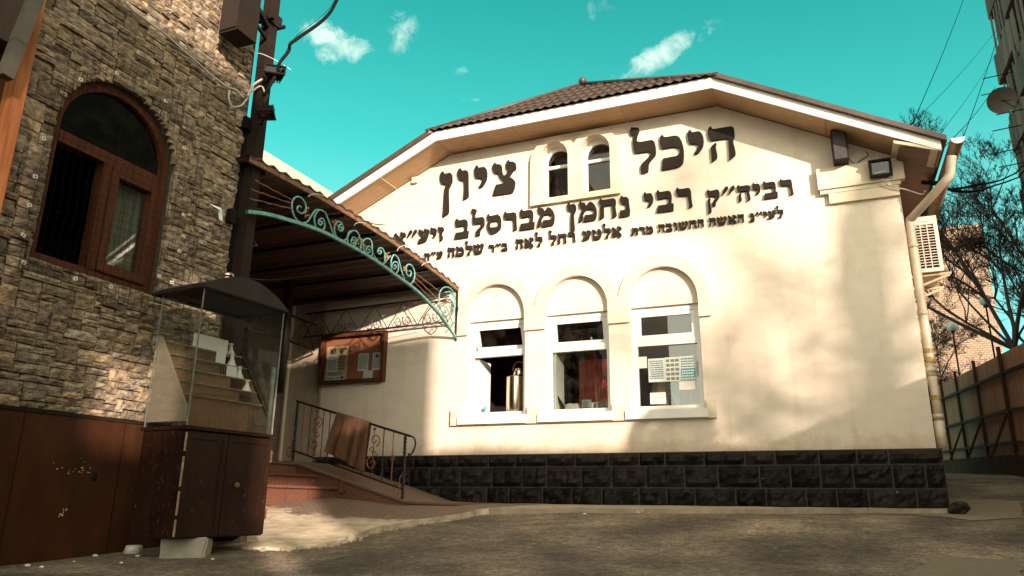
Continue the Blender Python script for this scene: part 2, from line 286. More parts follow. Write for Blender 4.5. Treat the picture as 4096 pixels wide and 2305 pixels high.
def tint_islands(m, stops):
    nt = m.node_tree; b = nt.nodes['Principled BSDF']; src = b.inputs['Base Color'].links[0].from_socket
    gi = nt.nodes.new('ShaderNodeNewGeometry'); mt = nt.nodes.new('ShaderNodeMath'); mt.operation = 'MULTIPLY'; mt.inputs[1].default_value = 7.31; nt.links.new(gi.outputs['Random Per Island'], mt.inputs[0])
    fr = nt.nodes.new('ShaderNodeMath'); fr.operation = 'FRACT'; nt.links.new(mt.outputs[0], fr.inputs[0])
    rp = ramp(nt, stops, fr.outputs[0]); mx = nt.nodes.new('ShaderNodeMix'); mx.data_type = 'RGBA'; mx.blend_type = 'MULTIPLY'; mx.inputs[0].default_value = 1
    nt.links.new(src, mx.inputs[6]); nt.links.new(rp.outputs[0], mx.inputs[7]); nt.links.new(mx.outputs[2], b.inputs['Base Color'])
tint_islands(M_stone, [(0, (.62,.56,.50)), (.2, (1.0,.93,.82)), (.4, (.75,.72,.68)), (.6, (1.12,.98,.78)), (.8, (.52,.46,.40)), (1, (.95,.95,.92))])
M_mortar = surf('dark mortar', (.06,.05,.036), (.035,.028,.02), 20, .95, .5)
M_wood = surf('reddish timber', (.095,.031,.012), (.045,.015,.007), 5, .6, .35, 20, stretch=(4,4,.5), bdist=.006, spec=.18)
M_panel = surf('brown cladding panel', (.06,.022,.008), (.026,.0095,.004), 3, .5, .25, 24, stretch=(1.5,1.5,.6), scratch=((.2,.11,.05), 7, .72), spec=.15)
M_cab = surf('dark cabinet board', (.024,.0095,.005), (.010,.0045,.003), 6, .42, .25, 30, stretch=(3,3,.6), spec=.2, scratch=((.20,.115,.06), 42, .665))
M_cabdoor = surf('dark cabinet door board', (.027,.0125,.007), (.015,.007,.004), 5, .45, .25, 26, stretch=(2,2,.7), spec=.2, scratch=((.14,.08,.04), 36, .69))
M_steel_dark = surf('brown painted steel', (.022,.0145,.0105), (.013,.009,.007), 7, .7, .15, 40, spec=.12)
M_black = surf('black paint', (.010,.0075,.006), (.006,.005,.004), 20, .6, spec=.12)
M_teal = surf('verdigris iron', (.15,.40,.37), (.06,.18,.165), 22, .55, .2, 60)
M_iron = surf('dark wrought iron', (.014,.009,.006), (.008,.005,.004), 20, .45, .2)
M_rust = surf('coppery wrought iron', (.30,.13,.05), (.10,.05,.025), 25, .45, .2, metal=.3)
M_leaf = surf('dry leaf', (.42,.24,.10), (.2,.09,.035), 40, .8)
M_hood = surf('grey canopy sheet', (.034,.027,.021), (.024,.019,.015), 6, .6, .1, spec=.18)
M_hoodin = surf('black hood lining', (.012,.01,.009), (.008,.007,.006), 6, .9)
M_chrome = surf('polished steel', (.75,.66,.52), (.5,.42,.32), 6, .22, .0, metal=1, stretch=(1,1,.2))
M_greyboard = surf('grey plastic board', (.33,.255,.19), (.28,.215,.16), 14, .6, .1, 80)
M_acryl = glass('clear acrylic', (.93,.95,.93), .04)
M_glasscase = glass('display glass', (.93,.95,.93), .02)
M_pane = glass('window glass', (.80,.83,.80), .07, .008)
M_darkpane = glass('dim window glass', (.30,.33,.31), .03, .012)
M_paper = surf('paper', (.70,.68,.58), (.6,.58,.49), 12, .8)
M_paper2 = surf('pale blue paper', (.58,.66,.62), (.5,.58,.55), 12, .8)
M_poster = surf('ochre poster', (.52,.40,.22), (.42,.32,.17), 8, .7)
M_ink = surf('printing ink', (.04,.035,.03), (.03,.025,.02), 20, .8)
M_tealink = surf('teal ink', (.04,.30,.32), (.03,.2,.22), 20, .7)
M_towel = surf('brown towel', (.13,.058,.028), (.075,.033,.016), 40, .95, .8, 200, bdist=.004, stretch=(1,1,.4))
M_granite = plank('red granite', (.20,.085,.05), (.07,.032,.02), 1, .44, .4, .02, .2, stretch=(1,1,1), scale=55)
M_concrete = surf('old concrete', (.40,.32,.22), (.24,.19,.13), 6, .9, .5, 40)
M_cable_w = surf('pale cable', (.5,.46,.38), (.4,.36,.3), 20, .6)
M_cable = surf('black cable', (.014,.011,.009), (.008,.007,.006), 20, .85, spec=.04)
M_pipe = surf('cream pipe', (.60,.50,.37), (.50,.40,.28), 6, .45)
M_gutter = surf('brown gutter', (.32,.20,.12), (.24,.14,.08), 6, .45)
M_acwhite = surf('off-white metal', (.62,.55,.42), (.55,.48,.36), 6, .5)
M_panelwall = plank('pale wall cladding', (.40,.33,.24), (.36,.29,.21), 0, .19, .5, .02, .2)
M_brownwall = surf('brown passage wall', (.11,.055,.03), (.085,.04,.022), 4, .85, .4, 50)
M_sheet = surf('brown profiled sheet', (.38,.215,.13), (.29,.16,.095), 3, .75, .1, 30, stretch=(1,1,.3), spec=.08)
M_bark = surf('bark', (.055,.034,.024), (.03,.019,.014), 14, .9, .5)
M_globe = surf('opal globe', (.62,.72,.68), (.55,.65,.62), 6, .3)
M_bricks_white = None

# ------------------------------------------------------------------ camera
cam = bpy.data.cameras.new('camera'); co = bpy.data.objects.new('camera', cam); COL.objects.link(co); SC.camera = co
cam.sensor_fit = 'HORIZONTAL'; cam.sensor_width = 36; cam.lens = 36*FL/4096; cam.clip_start = .05; cam.clip_end = 2000
mw = Matrix.Identity(4)
for i in range(3): mw[i][0], mw[i][1], mw[i][2] = rgt[i], upv[i], -fwd[i]
co.matrix_world = mw

# ------------------------------------------------------------------ sun and sky
SUN_AZ, SUN_EL = R(45.0), R(13.4)     # measured clockwise from -y towards +x
sd = Vector((math.sin(SUN_AZ)*math.cos(SUN_EL), -math.cos(SUN_AZ)*math.cos(SUN_EL), math.sin(SUN_EL)))
sl = bpy.data.lights.new('sun', 'SUN'); so = bpy.data.objects.new('sun', sl); COL.objects.link(so)
sl.energy = 5.0; sl.angle = R(.85); sl.color = (1.0, .80, .685)
so.rotation_euler = sd.to_track_quat('Z', 'Y').to_euler(); so.location = (20, -20, 15)
W = bpy.data.worlds.new('World'); SC.world = W; W.use_nodes = True
nt = W.node_tree; L = nt.links.new; bg = nt.nodes['Background']
sky = nt.nodes.new('ShaderNodeTexSky'); sky.sky_type = 'NISHITA'; sky.sun_disc = False
sky.sun_elevation = SUN_EL; sky.sun_rotation = math.atan2(sd.x, sd.y); sky.dust_density = 1.2
bw = nt.nodes.new('ShaderNodeRGBToBW'); L(sky.outputs[0], bw.inputs[0])
tc = nt.nodes.new('ShaderNodeTexCoord'); DIR = tc.outputs['Generated']
def vdot(v, k=1.0):
    d = nt.nodes.new('ShaderNodeVectorMath'); d.operation = 'DOT_PRODUCT'; L(DIR, d.inputs[0]); d.inputs[1].default_value = Vector(v)*k; return d.outputs['Value']
def mth(op, a, b=None, clamp=False):
    m = nt.nodes.new('ShaderNodeMath'); m.operation = op; m.use_clamp = clamp
    for i, x in enumerate((a, b)):
        if x is None: continue
        if isinstance(x, (int, float)): m.inputs[i].default_value = x
        else: L(x, m.inputs[i])
    return m.outputs[0]
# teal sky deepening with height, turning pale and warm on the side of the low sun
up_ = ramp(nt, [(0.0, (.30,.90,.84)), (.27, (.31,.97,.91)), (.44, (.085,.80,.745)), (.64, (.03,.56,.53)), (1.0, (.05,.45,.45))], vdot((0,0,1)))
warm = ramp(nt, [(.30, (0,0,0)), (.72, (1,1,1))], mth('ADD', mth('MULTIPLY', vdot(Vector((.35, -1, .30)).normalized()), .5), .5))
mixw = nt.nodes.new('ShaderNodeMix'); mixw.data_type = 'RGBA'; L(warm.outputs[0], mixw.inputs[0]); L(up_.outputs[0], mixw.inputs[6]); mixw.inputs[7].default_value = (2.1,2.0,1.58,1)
lum = mth('MULTIPLY', mth('POWER', bw.outputs[0], .55), 3.6)
tint = nt.nodes.new('ShaderNodeMix'); tint.data_type = 'RGBA'; tint.blend_type = 'MULTIPLY'; tint.inputs[0].default_value = 1
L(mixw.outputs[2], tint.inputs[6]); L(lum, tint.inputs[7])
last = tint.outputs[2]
nz = nt.nodes.new('ShaderNodeTexNoise'); nz.inputs['Scale'].default_value = 34; nz.inputs['Detail'].default_value = 9; nz.inputs['Roughness'].default_value = .68
nz.inputs['Distortion'].default_value = .6; L(DIR, nz.inputs['Vector'])
msum = None
for px, py, w, h, ang, st in ((1352,160,175,80,-14,1.0), (1310,205,60,70,0,.8), (1615,140,70,95,-30,.6), (1595,60,50,30,0,.5), (2650,215,260,62,20,1.0), (2740,160,120,50,14,.8), (2500,290,90,26,22,.6),
                              (2390,50,90,60,0,.35), (1845,282,45,24,8,.55), (1880,398,55,16,0,.5), (1600,290,60,22,-20,.3)):
    c = ray(px, py); a0 = c.cross(Vector((0,0,1))).normalized(); b0 = a0.cross(c)
    t = R(ang); a = a0*math.cos(t)+b0*math.sin(t); b = b0*math.cos(t)-a0*math.sin(t)
    q = mth('ADD', mth('POWER', vdot(a, FL/w), 2), mth('POWER', vdot(b, FL/h), 2))
    e = mth('MULTIPLY', mth('SUBTRACT', 1, q, True), st)
    e = mth('MULTIPLY', e, mth('GREATER_THAN', vdot(c), .5))
    msum = e if msum is None else mth('MAXIMUM', msum, e)
cl = mth('MULTIPLY', mth('SUBTRACT', mth('ADD', nz.outputs[0], mth('MULTIPLY', msum, .36)), .64), 2.3, True)
cl = mth('MULTIPLY', mth('MULTIPLY', cl, mth('MULTIPLY', msum, 1.5, True)), .82)
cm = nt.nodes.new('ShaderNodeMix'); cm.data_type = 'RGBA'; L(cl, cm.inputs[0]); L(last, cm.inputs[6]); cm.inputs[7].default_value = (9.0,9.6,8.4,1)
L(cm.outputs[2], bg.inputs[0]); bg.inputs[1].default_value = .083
SC.view_settings.view_transform = 'Standard'; SC.view_settings.look = 'None'; SC.view_settings.exposure = 1.0; SC.view_settings.gamma = 1
SC.cycles.max_bounces = 8; SC.cycles.transparent_max_bounces = 24; SC.cycles.diffuse_bounces = 4
SC.cycles.use_denoising = True

# ------------------------------------------------------------------ ground
GY = [(-60,-1.4), (-10,-.7), (0,-.53), (3,-.475), (4,-.45), (4.7,-.415), (5.6,-.325), (7,-.185), (8.2,-.075), (8.8,-.035), (9.9,-.02), (10.6,.02), (12,.17), (16,.56), (26,.98), (60,1.7), (140,2.5), (600,2.5)]
def gy(y):
    for (a, za), (b, zb) in zip(GY, GY[1:]):
        if y <= b: t = (y-a)/(b-a); return za+(zb-za)*t
    return GY[-1][1]
def sst(a, b, x):
    t = min(1, max(0, (x-a)/(b-a))); return t*t*(3-2*t)
def gz(x, y):      # paved level
    z = .25*gy(y-.5)+.5*gy(y)+.25*gy(y+.5)
    if y < 9: z += .09*sst(-5.0, -6.0, x)*sst(5.6, 7.2, y)*sst(9, 8.4, y)
    return z
def rz(x, y):      # road level, a kerb lower beside the paving
    return gz(x, y) - .055*sst(4.6, 6, y)*sst(12, 10, y) - .004 + .012*noise.noise((x*.7, y*.7, 0)) + .006*noise.noise((x*2.3, y*2.3, 5))
def ground_hit(px, py, f=rz):
    v = ray(px, py); t0 = .5
    for i in range(4000):
        t = .5+i*.02; p = v*t
        if p.z < f(p.x, p.y): return p
    return v*80
def axis(lo, hi, near_lo, near_hi, fine, coarse):
    out = []; x = lo
    while x < hi:
        out.append(x); x += fine if near_lo <= x < near_hi else max(fine, min(coarse, abs((x-near_hi) if x >= near_hi else (x-near_lo))*.35+fine))
    out.append(hi); return out
xs = axis(-400, 400, -9, 6, .16, 60); ys = axis(-60, 600, 3, 18, .16, 60)
g = MB(); nx_ = len(xs)
g.add([(x, y, rz(x, y)) for y in ys for x in xs], [(j*nx_+i, j*nx_+i+1, (j+1)*nx_+i+1, (j+1)*nx_+i) for j in range(len(ys)-1) for i in range(nx_-1)], True)
def asphalt():
    m, nt, b = new_mat('worn asphalt'); L = nt.links.new
    tc = nt.nodes.new('ShaderNodeTexCoord')
    n1 = nt.nodes.new('ShaderNodeTexNoise'); n1.inputs['Scale'].default_value = .9; n1.inputs['Detail'].default_value = 7; n1.inputs['Roughness'].default_value = .6; L(tc.outputs['Object'], n1.inputs['Vector'])
    n2 = nt.nodes.new('ShaderNodeTexNoise'); n2.inputs['Scale'].default_value = 60; n2.inputs['Detail'].default_value = 4; L(tc.outputs['Object'], n2.inputs['Vector'])
    n3 = nt.nodes.new('ShaderNodeTexVoronoi'); n3.inputs['Scale'].default_value = 150; L(tc.outputs['Object'], n3.inputs['Vector'])
    n4 = nt.nodes.new('ShaderNodeTexNoise'); n4.inputs['Scale'].default_value = 7; n4.inputs['Detail'].default_value = 8; n4.inputs['Roughness'].default_value = .7; L(tc.outputs['Object'], n4.inputs['Vector'])
    r1 = ramp(nt, [(.34, (.13,.103,.073)), (.5, (.225,.18,.127)), (.64, (.33,.27,.19))], n1.outputs[0])
    r2 = ramp(nt, [(.3, (.62,.6,.58)), (.7, (1.3,1.3,1.3))], n2.outputs[0])
    mx = nt.nodes.new('ShaderNodeMix'); mx.data_type = 'RGBA'; mx.blend_type = 'MULTIPLY'; mx.inputs[0].default_value = 1; L(r1.outputs[0], mx.inputs[6]); L(r2.outputs[0], mx.inputs[7])
    r4 = ramp(nt, [(.64, (0,0,0)), (.72, (1,1,1))], n4.outputs[0])
    m2 = nt.nodes.new('ShaderNodeMix'); m2.data_type = 'RGBA'; L(r4.outputs[0], m2.inputs[0]); L(mx.outputs[2], m2.inputs[6]); m2.inputs[7].default_value = (.46,.40,.30,1)
    n5 = nt.nodes.new('ShaderNodeTexNoise'); n5.inputs['Scale'].default_value = 1.7; n5.inputs['Detail'].default_value = 5; L(tc.outputs['Object'], n5.inputs['Vector'])
    av = nt.nodes.new('ShaderNodeMix'); av.data_type = 'RGBA'; av.inputs[0].default_value = .35; L(tc.outputs['Object'], av.inputs[6]); L(n5.outputs['Color'], av.inputs[7])
    vc = nt.nodes.new('ShaderNodeTexVoronoi'); vc.feature = 'DISTANCE_TO_EDGE'; vc.inputs['Scale'].default_value = 1.1; L(av.outputs[2], vc.inputs['Vector'])
    rc_ = ramp(nt, [(.006, (.42,.40,.38)), (.02, (1,1,1))], vc.outputs['Distance'])
    rs_ = ramp(nt, [(.40, (.62,.61,.60)), (.55, (1,1,1)), (.66, (1.25,1.22,1.18))], n5.outputs[0])
    m3 = nt.nodes.new('ShaderNodeMix'); m3.data_type = 'RGBA'; m3.blend_type = 'MULTIPLY'; m3.inputs[0].default_value = 1; L(m2.outputs[2], m3.inputs[6]); L(rs_.outputs[0], m3.inputs[7])
    m4 = nt.nodes.new('ShaderNodeMix'); m4.data_type = 'RGBA'; m4.blend_type = 'MULTIPLY'; m4.inputs[0].default_value = .28; L(m3.outputs[2], m4.inputs[6]); L(rc_.outputs[0], m4.inputs[7])
    n6 = nt.nodes.new('ShaderNodeTexNoise'); n6.inputs['Scale'].default_value = 15; n6.inputs['Detail'].default_value = 3; n6.inputs['Roughness'].default_value = .8; L(tc.outputs['Object'], n6.inputs['Vector'])
    r6 = ramp(nt, [(.36, (.58,.57,.56)), (.5, (1,1,1)), (.64, (1.5,1.47,1.42))], n6.outputs[0])
    m5 = nt.nodes.new('ShaderNodeMix'); m5.data_type = 'RGBA'; m5.blend_type = 'MULTIPLY'; m5.inputs[0].default_value = 1; L(m4.outputs[2], m5.inputs[6]); L(r6.outputs[0], m5.inputs[7])
    L(m5.outputs[2], b.inputs['Base Color']); b.inputs['Roughness'].default_value = .85
    ad = nt.nodes.new('ShaderNodeMath'); ad.operation = 'MULTIPLY_ADD'; ad.inputs[1].default_value = .5; L(n3.outputs[0], ad.inputs[0]); L(n2.outputs[0], ad.inputs[2])
    ad2 = nt.nodes.new('ShaderNodeMath'); ad2.operation = 'MULTIPLY_ADD'; ad2.inputs[1].default_value = 1.6; L(n4.outputs[0], ad2.inputs[0]); L(ad.outputs[0], ad2.inputs[2])
    bp = nt.nodes.new('ShaderNodeBump'); bp.inputs['Strength'].default_value = 1.0; bp.inputs['Distance'].default_value = .02; L(ad2.outputs[0], bp.inputs['Height']); L(bp.outputs[0], b.inputs['Normal'])
    return m
M_asphalt = asphalt()
tag(g.build('road', M_asphalt), kind='structure')
# lighter worn patch of newer asphalt on the right and the sandy gutter by the corner
M_patch = surf('pale asphalt patch', (.20,.165,.11), (.14,.115,.075), 30, .9, .6, 90, detail=8)
def sheet(name, outline, mat, h, f=rz, n=3, thick=.03, kind='structure'):
    """thin ground sheet with a ragged rim, following the ground"""
    P = [Vector((p[0], p[1], 0)) for p in outline]; out = []
    for i, p in enumerate(P):
        q = P[(i+1) % len(P)]; k = max(1, int((q-p).length/.09))
        for j in range(k):
            t = p.lerp(q, j/k); a = noise.noise((t.x*3, t.y*3, 1))*.06+noise.noise((t.x*11, t.y*11, 4))*.035
            out.append((t.x+a, t.y+noise.noise((t.x*4, t.y*4, 9))*.05))
    bm = bmesh.new(); vs = [bm.verts.new((x, y, 0)) for x, y in out]; bm.faces.new(vs)
    x0 = min(v[0] for v in out); x1 = max(v[0] for v in out); y0 = min(v[1] for v in out); y1 = max(v[1] for v in out)
    st = .22
    for k in range(int((x1-x0)/st)):
        bmesh.ops.bisect_plane(bm, geom=bm.verts[:]+bm.edges[:]+bm.faces[:], plane_co=(x0+st*(k+1),0,0), plane_no=(1,0,0))
    for k in range(int((y1-y0)/st)):
        bmesh.ops.bisect_plane(bm, geom=bm.verts[:]+bm.edges[:]+bm.faces[:], plane_co=(0,y0+st*(k+1),0), plane_no=(0,1,0))
    if thick:
        r = bmesh.ops.extrude_face_region(bm, geom=bm.faces[:])
        low = [v for v in r['geom'] if isinstance(v, bmesh.types.BMVert)]; ls = set(low)
        for v in bm.verts:
            z = f(v.co.x, v.co.y)+h+.008*noise.noise((v.co.x*2, v.co.y*2, 3)); v.co.z = z if v in ls else z-thick
    else:
        for v in bm.verts: v.co.z = f(v.co.x, v.co.y)+h
    bmesh.ops.recalc_face_normals(bm, faces=bm.faces[:])
    me = bpy.data.meshes.new(name); bm.to_mesh(me); bm.free(); me.materials.append(mat)
    o = bpy.data.objects.new(name, me); COL.objects.link(o); o['kind'] = kind; return o
def GP(px, py, f=rz):
    p = ground_hit(px, py, f); return (p.x, p.y)
# paving by the steps: brick setts near the door, cracked concrete along the road
def paving():
    m, nt, b = new_mat('setts and concrete'); L = nt.links.new
    tc = nt.nodes.new('ShaderNodeTexCoord')
    br = nt.nodes.new('ShaderNodeTexBrick'); br.inputs['Scale'].default_value = 5; br.inputs['Color1'].default_value = (.22,.14,.09,1); br.inputs['Color2'].default_value = (.16,.105,.07,1)
    br.inputs['Mortar'].default_value = (.085,.06,.04,1); br.inputs['Mortar Size'].default_value = .03; L(tc.outputs['Object'], br.inputs['Vector'])
    n1 = nt.nodes.new('ShaderNodeTexNoise'); n1.inputs['Scale'].default_value = 5; n1.inputs['Detail'].default_value = 9; n1.inputs['Roughness'].default_value = .65; L(tc.outputs['Object'], n1.inputs['Vector'])
    r1 = ramp(nt, [(.3, (.30,.23,.15)), (.62, (.60,.50,.35))], n1.outputs[0])
    sp = nt.nodes.new('ShaderNodeSeparateXYZ'); L(tc.outputs['Object'], sp.inputs[0])
    a = nt.nodes.new('ShaderNodeMath'); a.operation = 'MULTIPLY_ADD'; a.inputs[1].default_value = 1.6; L(n1.outputs[0], a.inputs[0]); L(sp.outputs[1], a.inputs[2])
    mr = nt.nodes.new('ShaderNodeMapRange'); mr.inputs[1].default_value = 7.75; mr.inputs[2].default_value = 7.95; L(a.outputs[0], mr.inputs[0])
    mx = nt.nodes.new('ShaderNodeMix'); mx.data_type = 'RGBA'; L(mr.outputs[0], mx.inputs[0]); L(r1.outputs[0], mx.inputs[6]); L(br.outputs[0], mx.inputs[7])
    gn = nt.nodes.new('ShaderNodeNewGeometry'); sn = nt.nodes.new('ShaderNodeSeparateXYZ'); L(gn.outputs['True Normal'], sn.inputs[0])
    fm = nt.nodes.new('ShaderNodeMath'); fm.operation = 'MULTIPLY'; g2 = nt.nodes.new('ShaderNodeMath'); g2.operation = 'GREATER_THAN'; g2.inputs[1].default_value = .6; L(sn.outputs[2], g2.inputs[0]); L(g2.outputs[0], fm.inputs[0]); L(mr.outputs[0], fm.inputs[1]); L(fm.outputs[0], mx.inputs[0])
    L(mx.outputs[2], b.inputs['Base Color']); b.inputs['Roughness'].default_value = .85
    n2 = nt.nodes.new('ShaderNodeTexNoise'); n2.inputs['Scale'].default_value = 25; n2.inputs['Detail'].default_value = 8; L(tc.outputs['Object'], n2.inputs['Vector'])
    bp = nt.nodes.new('ShaderNodeBump'); bp.inputs['Strength'].default_value = .8; bp.inputs['Distance'].default_value = .02; L(n2.outputs[0], bp.inputs['Height']); L(bp.outputs[0], b.inputs['Normal'])
    return m
edge = [GP(*p) for p in ((1000,2200),(1120,2205),(1250,2196),(1366,2183),(1450,2155),(1520,2132),(1579,2118),(1680,2102),(1762,2090),(1850,2076),(1930,2062))]
sheet('pavement', [(-5.2, edge[0][1]+.02)]+edge+[(-3.55,8.9),(-3.55,9.9),(-9.2,9.9),(-9.2,5.6),(-5.2,5.6)], paving(), .0, gz, thick=.14)
kerb = [GP(*p) for p in ((1960,2058),(2300,2052),(2800,2056),(3300,2056),(3500,2050),(3740,2038))]
sheet('pavement_strip', kerb+[(1.25,9.9),(-3.62,9.9)], M_concrete, -.004, gz, thick=.09)
sheet('asphalt_patch', [GP(*p) for p in ((3620,2304),(3740,2225),(4090,2250),(4095,2304))]+[(1.2,3.6),(.5,3.6)], M_patch, .006, thick=0)
sheet('sandy_gutter', [GP(*p) for p in ((3640,2058),(3780,2030),(3900,2000),(4090,2010),(4090,2075),(3900,2085),(3780,2070))], surf('sandy grit', (.27,.215,.14), (.13,.1,.065), 22, .95, .8, 60, detail=9), .006, thick=0)
# ------------------------------------------------------------------ the cream hall
XL, XR = -7.55, 1.13; ZT = 5.56
hall = thing('hall_building', (-3.2, 10, 0), 'cream plastered hall with black stone plinth, raised dark lettering and brown tiled roof', 'building')
EY = 9.46                      # front edge of the eaves
BRK_L, BRK_R = -5.33, -1.03    # where the horizontal eave turns down
def roof_under(x):             # underside of the eaves
    if x < BRK_L: return 5.52 + (x-BRK_L)*.46
    if x > BRK_R: return 5.52 - (x-BRK_R)*.545
    return 5.52
WIN = [(-4.93,-3.99), (-3.67,-2.72), (-2.41,-1.46)]
GAB = [(-3.735,-3.28), (-3.085,-2.62)]
outline = [(XL,.62),(XR,.62),(XR,roof_under(XR)),(BRK_R,5.52),(BRK_L,5.52),(XL,roof_under(XL))]
holes = [arch(a, b, 1.2, 2.70, 3.19) for a, b in WIN] + [arch(a, b, 4.46, 5.13, 5.385, 14) for a, b in GAB]
w = MB(); w.plate([outline]+holes, YF(10), .22)
w.box(XR-.3, XR, 10.22, 21, .62, roof_under(XR)); w.box(XL, XL+.3, 10.22, 21, .62, roof_under(XL))
w.box(XL, XR, 21, 21.3, .0, roof_under(XR))
w.build('wall', M_stucco, hall)
# rock-faced plinth: every block its own displaced face
pl = MB()
def rock(x0, x1, z0, z1, y, seed):
    nx, nz = max(3, int((x1-x0)/.045)), max(3, int((z1-z0)/.045)); vs = []; fs = []
    for j in range(nz+1):
        for i in range(nx+1):
            u, v = i/nx, j/nz; e = min(u, 1-u, v*(z1-z0)/(x1-x0)*1.0, (1-v)*(z1-z0)/(x1-x0))
            b = min(1, e*9)
            d = (0.018 + .075*abs(noise.noise((u*3+seed, v*2.2, seed*.7))) + .03*noise.noise((u*9+seed, v*7, seed)))*b
            vs.append((x0+(x1-x0)*u, y-max(0, d), z0+(z1-z0)*v))
    for j in range(nz):
        for i in range(nx): a = j*(nx+1)+i; fs.append((a, a+1, a+nx+2, a+nx+1))
    pl.add(vs, fs, False)
PY = 9.955
pj = MB(); pj.box(XL, XR+.05, PY+.004, 10.3, -.4, .652); pj.box(XR-.2, XR+.05, 10.3, 21, -.2, .652)
pj.build('plinth_joint', surf('grey joint mortar', (.06,.05,.04), (.03,.025,.02), 14, .9), hall)
zc = [-.06, .20, .475, .648]; random.seed(3)
for k in range(3):
    x = -7.5 + (.2 if k % 2 else 0); 
    while x < XR:
        wd = random.choice((.36,.42,.46,.34,.5)); x1 = min(x+wd, XR+.05)
        if XR-x1 < .12: x1 = XR+.05
        rock(x+.007, x1-.007, zc[k]+.007, zc[k+1]-.007, PY, random.random()*60); x = x1
        if x1 > XR: break
pl.build('plinth', M_block, hall)
# arch bands joined over the three windows
outer = []
def circ(c, r, a0, a1, n, zs, k): return [(c+r*math.cos(R(a0+(a1-a0)*i/n)), zs+k*r*math.sin(R(a0+(a1-a0)*i/n))) for i in range(n+1)]
cs = [(a+b)/2 for a, b in WIN]; ro = .635; ka = (3.36-2.70)/ro
def ang(dx): return math.degrees(math.acos(dx/ro))
d01 = (cs[1]-cs[0])/2; d12 = (cs[2]-cs[1])/2
outer = [(cs[0]-ro, 2.43)]
outer += circ(cs[0], ro, 180, ang(d01), 20, 2.70, ka) + circ(cs[1], ro, 180-ang(d01), ang(d12), 20, 2.70, ka)[1:] + circ(cs[2], ro, 180-ang(d12), 0, 20, 2.70, ka)[1:]
outer += [(cs[2]+ro, 2.43), (WIN[2][1], 2.43)]
for i in (2, 1, 0):
    a, b = WIN[i]; outer += [(b, 2.70)] + circ((a+b)/2, (b-a)/2, 0, 180, 18, 2.70, (3.19-2.70)/((b-a)/2))[1:-1] + [(a, 2.70)]
    if i: outer += [(a, 2.43), (WIN[i-1][1], 2.43)]
    else: outer += [(a, 2.43)]
b_ = MB(); b_.plate([outer[::-1]], lambda u, v, d: (u, 9.955+d, v), .044, back=False)
b_.build('arch_moulding', M_trim, hall)
sc = MB()
for x0, x1 in ((-5.15,-4.99), (-3.93,-3.73), (-2.69,-2.45), (-1.43,-1.31)): sc.box(x0, x1, 9.945, 9.998, 1.075, 1.31)
for x0, x1 in ((-4.99,-3.93), (-3.73,-2.69), (-2.45,-1.43)): sc.box(x0, x1, 9.95, 9.998, 1.075, 1.195)
sc.build('sill_course', M_trim, hall)
# gable window surround
cg = [(a+b)/2 for a, b in GAB]; rg = .385; kg = (5.475-5.10)/rg; dg = (cg[1]-cg[0])/2; ag = math.degrees(math.acos(min(1, dg/rg)))
so_ = [(cg[0]-rg,4.37),(cg[1]+rg-.02,4.37)] + circ(cg[1], rg, 0, 180-ag, 16, 5.10, kg) + circ(cg[0], rg, ag, 180, 16, 5.10, kg)[1:]
s_ = MB(); s_.plate([so_]+[arch(a, b, 4.46, 5.13, 5.385, 14) for a, b in GAB], lambda u, v, d: (u, 9.93+d, v), .068, back=False)
s_.build('gable_surround', M_trim, hall)
fr = MB(); ins = MB()
gw = hall
for a, b in GAB:
    fr = MB(); oo = arch(a, b, 4.46, 5.13, 5.385, 14); w_ = .045
    fr.plate([oo, arch(a+w_+.015, b-w_+.03, 4.475, 5.13, 5.385-w_-.02, 14)], YF(10.13), .06)
    fr.box(a+.05, b-.01, 10.125, 10.18, 5.02, 5.065)
    f = fr.build('gable_window_frame', M_white, hall)
    gl = MB(); gl.plate([arch(a+.02, b-.02, 4.47, 5.13, 5.36, 14)], YF(10.16), .006); gl.build('pane', M_darkpane, f)
# infill panels above the windows, frames, sashes
def ring(mb, x0, x1, z0, z1, y, w, d):
    mb.box(x0, x0+w, y, y+d, z0, z1); mb.box(x1-w, x1, y, y+d, z0, z1)
    mb.box(x0+w, x1-w, y, y+d, z0, z0+w); mb.box(x0+w, x1-w, y, y+d, z1-w, z1)
frames = []
for i, (a, b) in enumerate(WIN):
    ip = MB(); ip.plate([arch(a+.001, b-.001, 2.645, 2.70, 3.188)], YF(10.045), .15); ip.build('blind_arch_panel', M_stucco, hall)
    wf = MB(); wf.box(a, a+.065, 10.10, 10.18, 1.2, 2.64); wf.box(b-.065, b, 10.10, 10.18, 1.2, 2.64)
    wf.box(a+.065, b-.065, 10.10, 10.18, 1.2, 1.27); wf.box(a+.065, b-.065, 10.10, 10.18, 2.575, 2.64); wf.box(a+.065, b-.065, 10.095, 10.18, 2.10, 2.19)
    for dx in (.14, .78):
        for z in (1.225, 2.13): wf.box(a+dx, a+dx+.045, 10.09, 10.1, z, z+.012)
    f = wf.build('window_frame', M_white, hall); frames.append(f)
    sl_ = MB(); sl_.box(a-.09, b+.05, 9.915, 10.10, 1.085, 1.203); sl_.build('window_sill', M_whitesill, hall)
    # top vent, hinged along its upper edge and swung inwards at the first two windows
    vs = MB(); ring(vs, a+.068, b-.068, 2.195, 2.57, 10.105, .055, .055)
    tl = (.36, .2, 0)[i]
    gm = MB(); gm.box(a+.12, b-.12, 10.128, 10.134, 2.245, 2.52)
    for mb in (vs, gm):
        for k in range(len(mb.v)):
            x, y, z = mb.v[k]; dy, dz = y-10.105, z-2.57
            mb.v[k] = (x, 10.105+dy*math.cos(tl)-dz*math.sin(tl), 2.57+dz*math.cos(tl)+dy*math.sin(tl))
    v = vs.build('vent_sash', M_white, hall); gm.build('pane', M_pane, v)
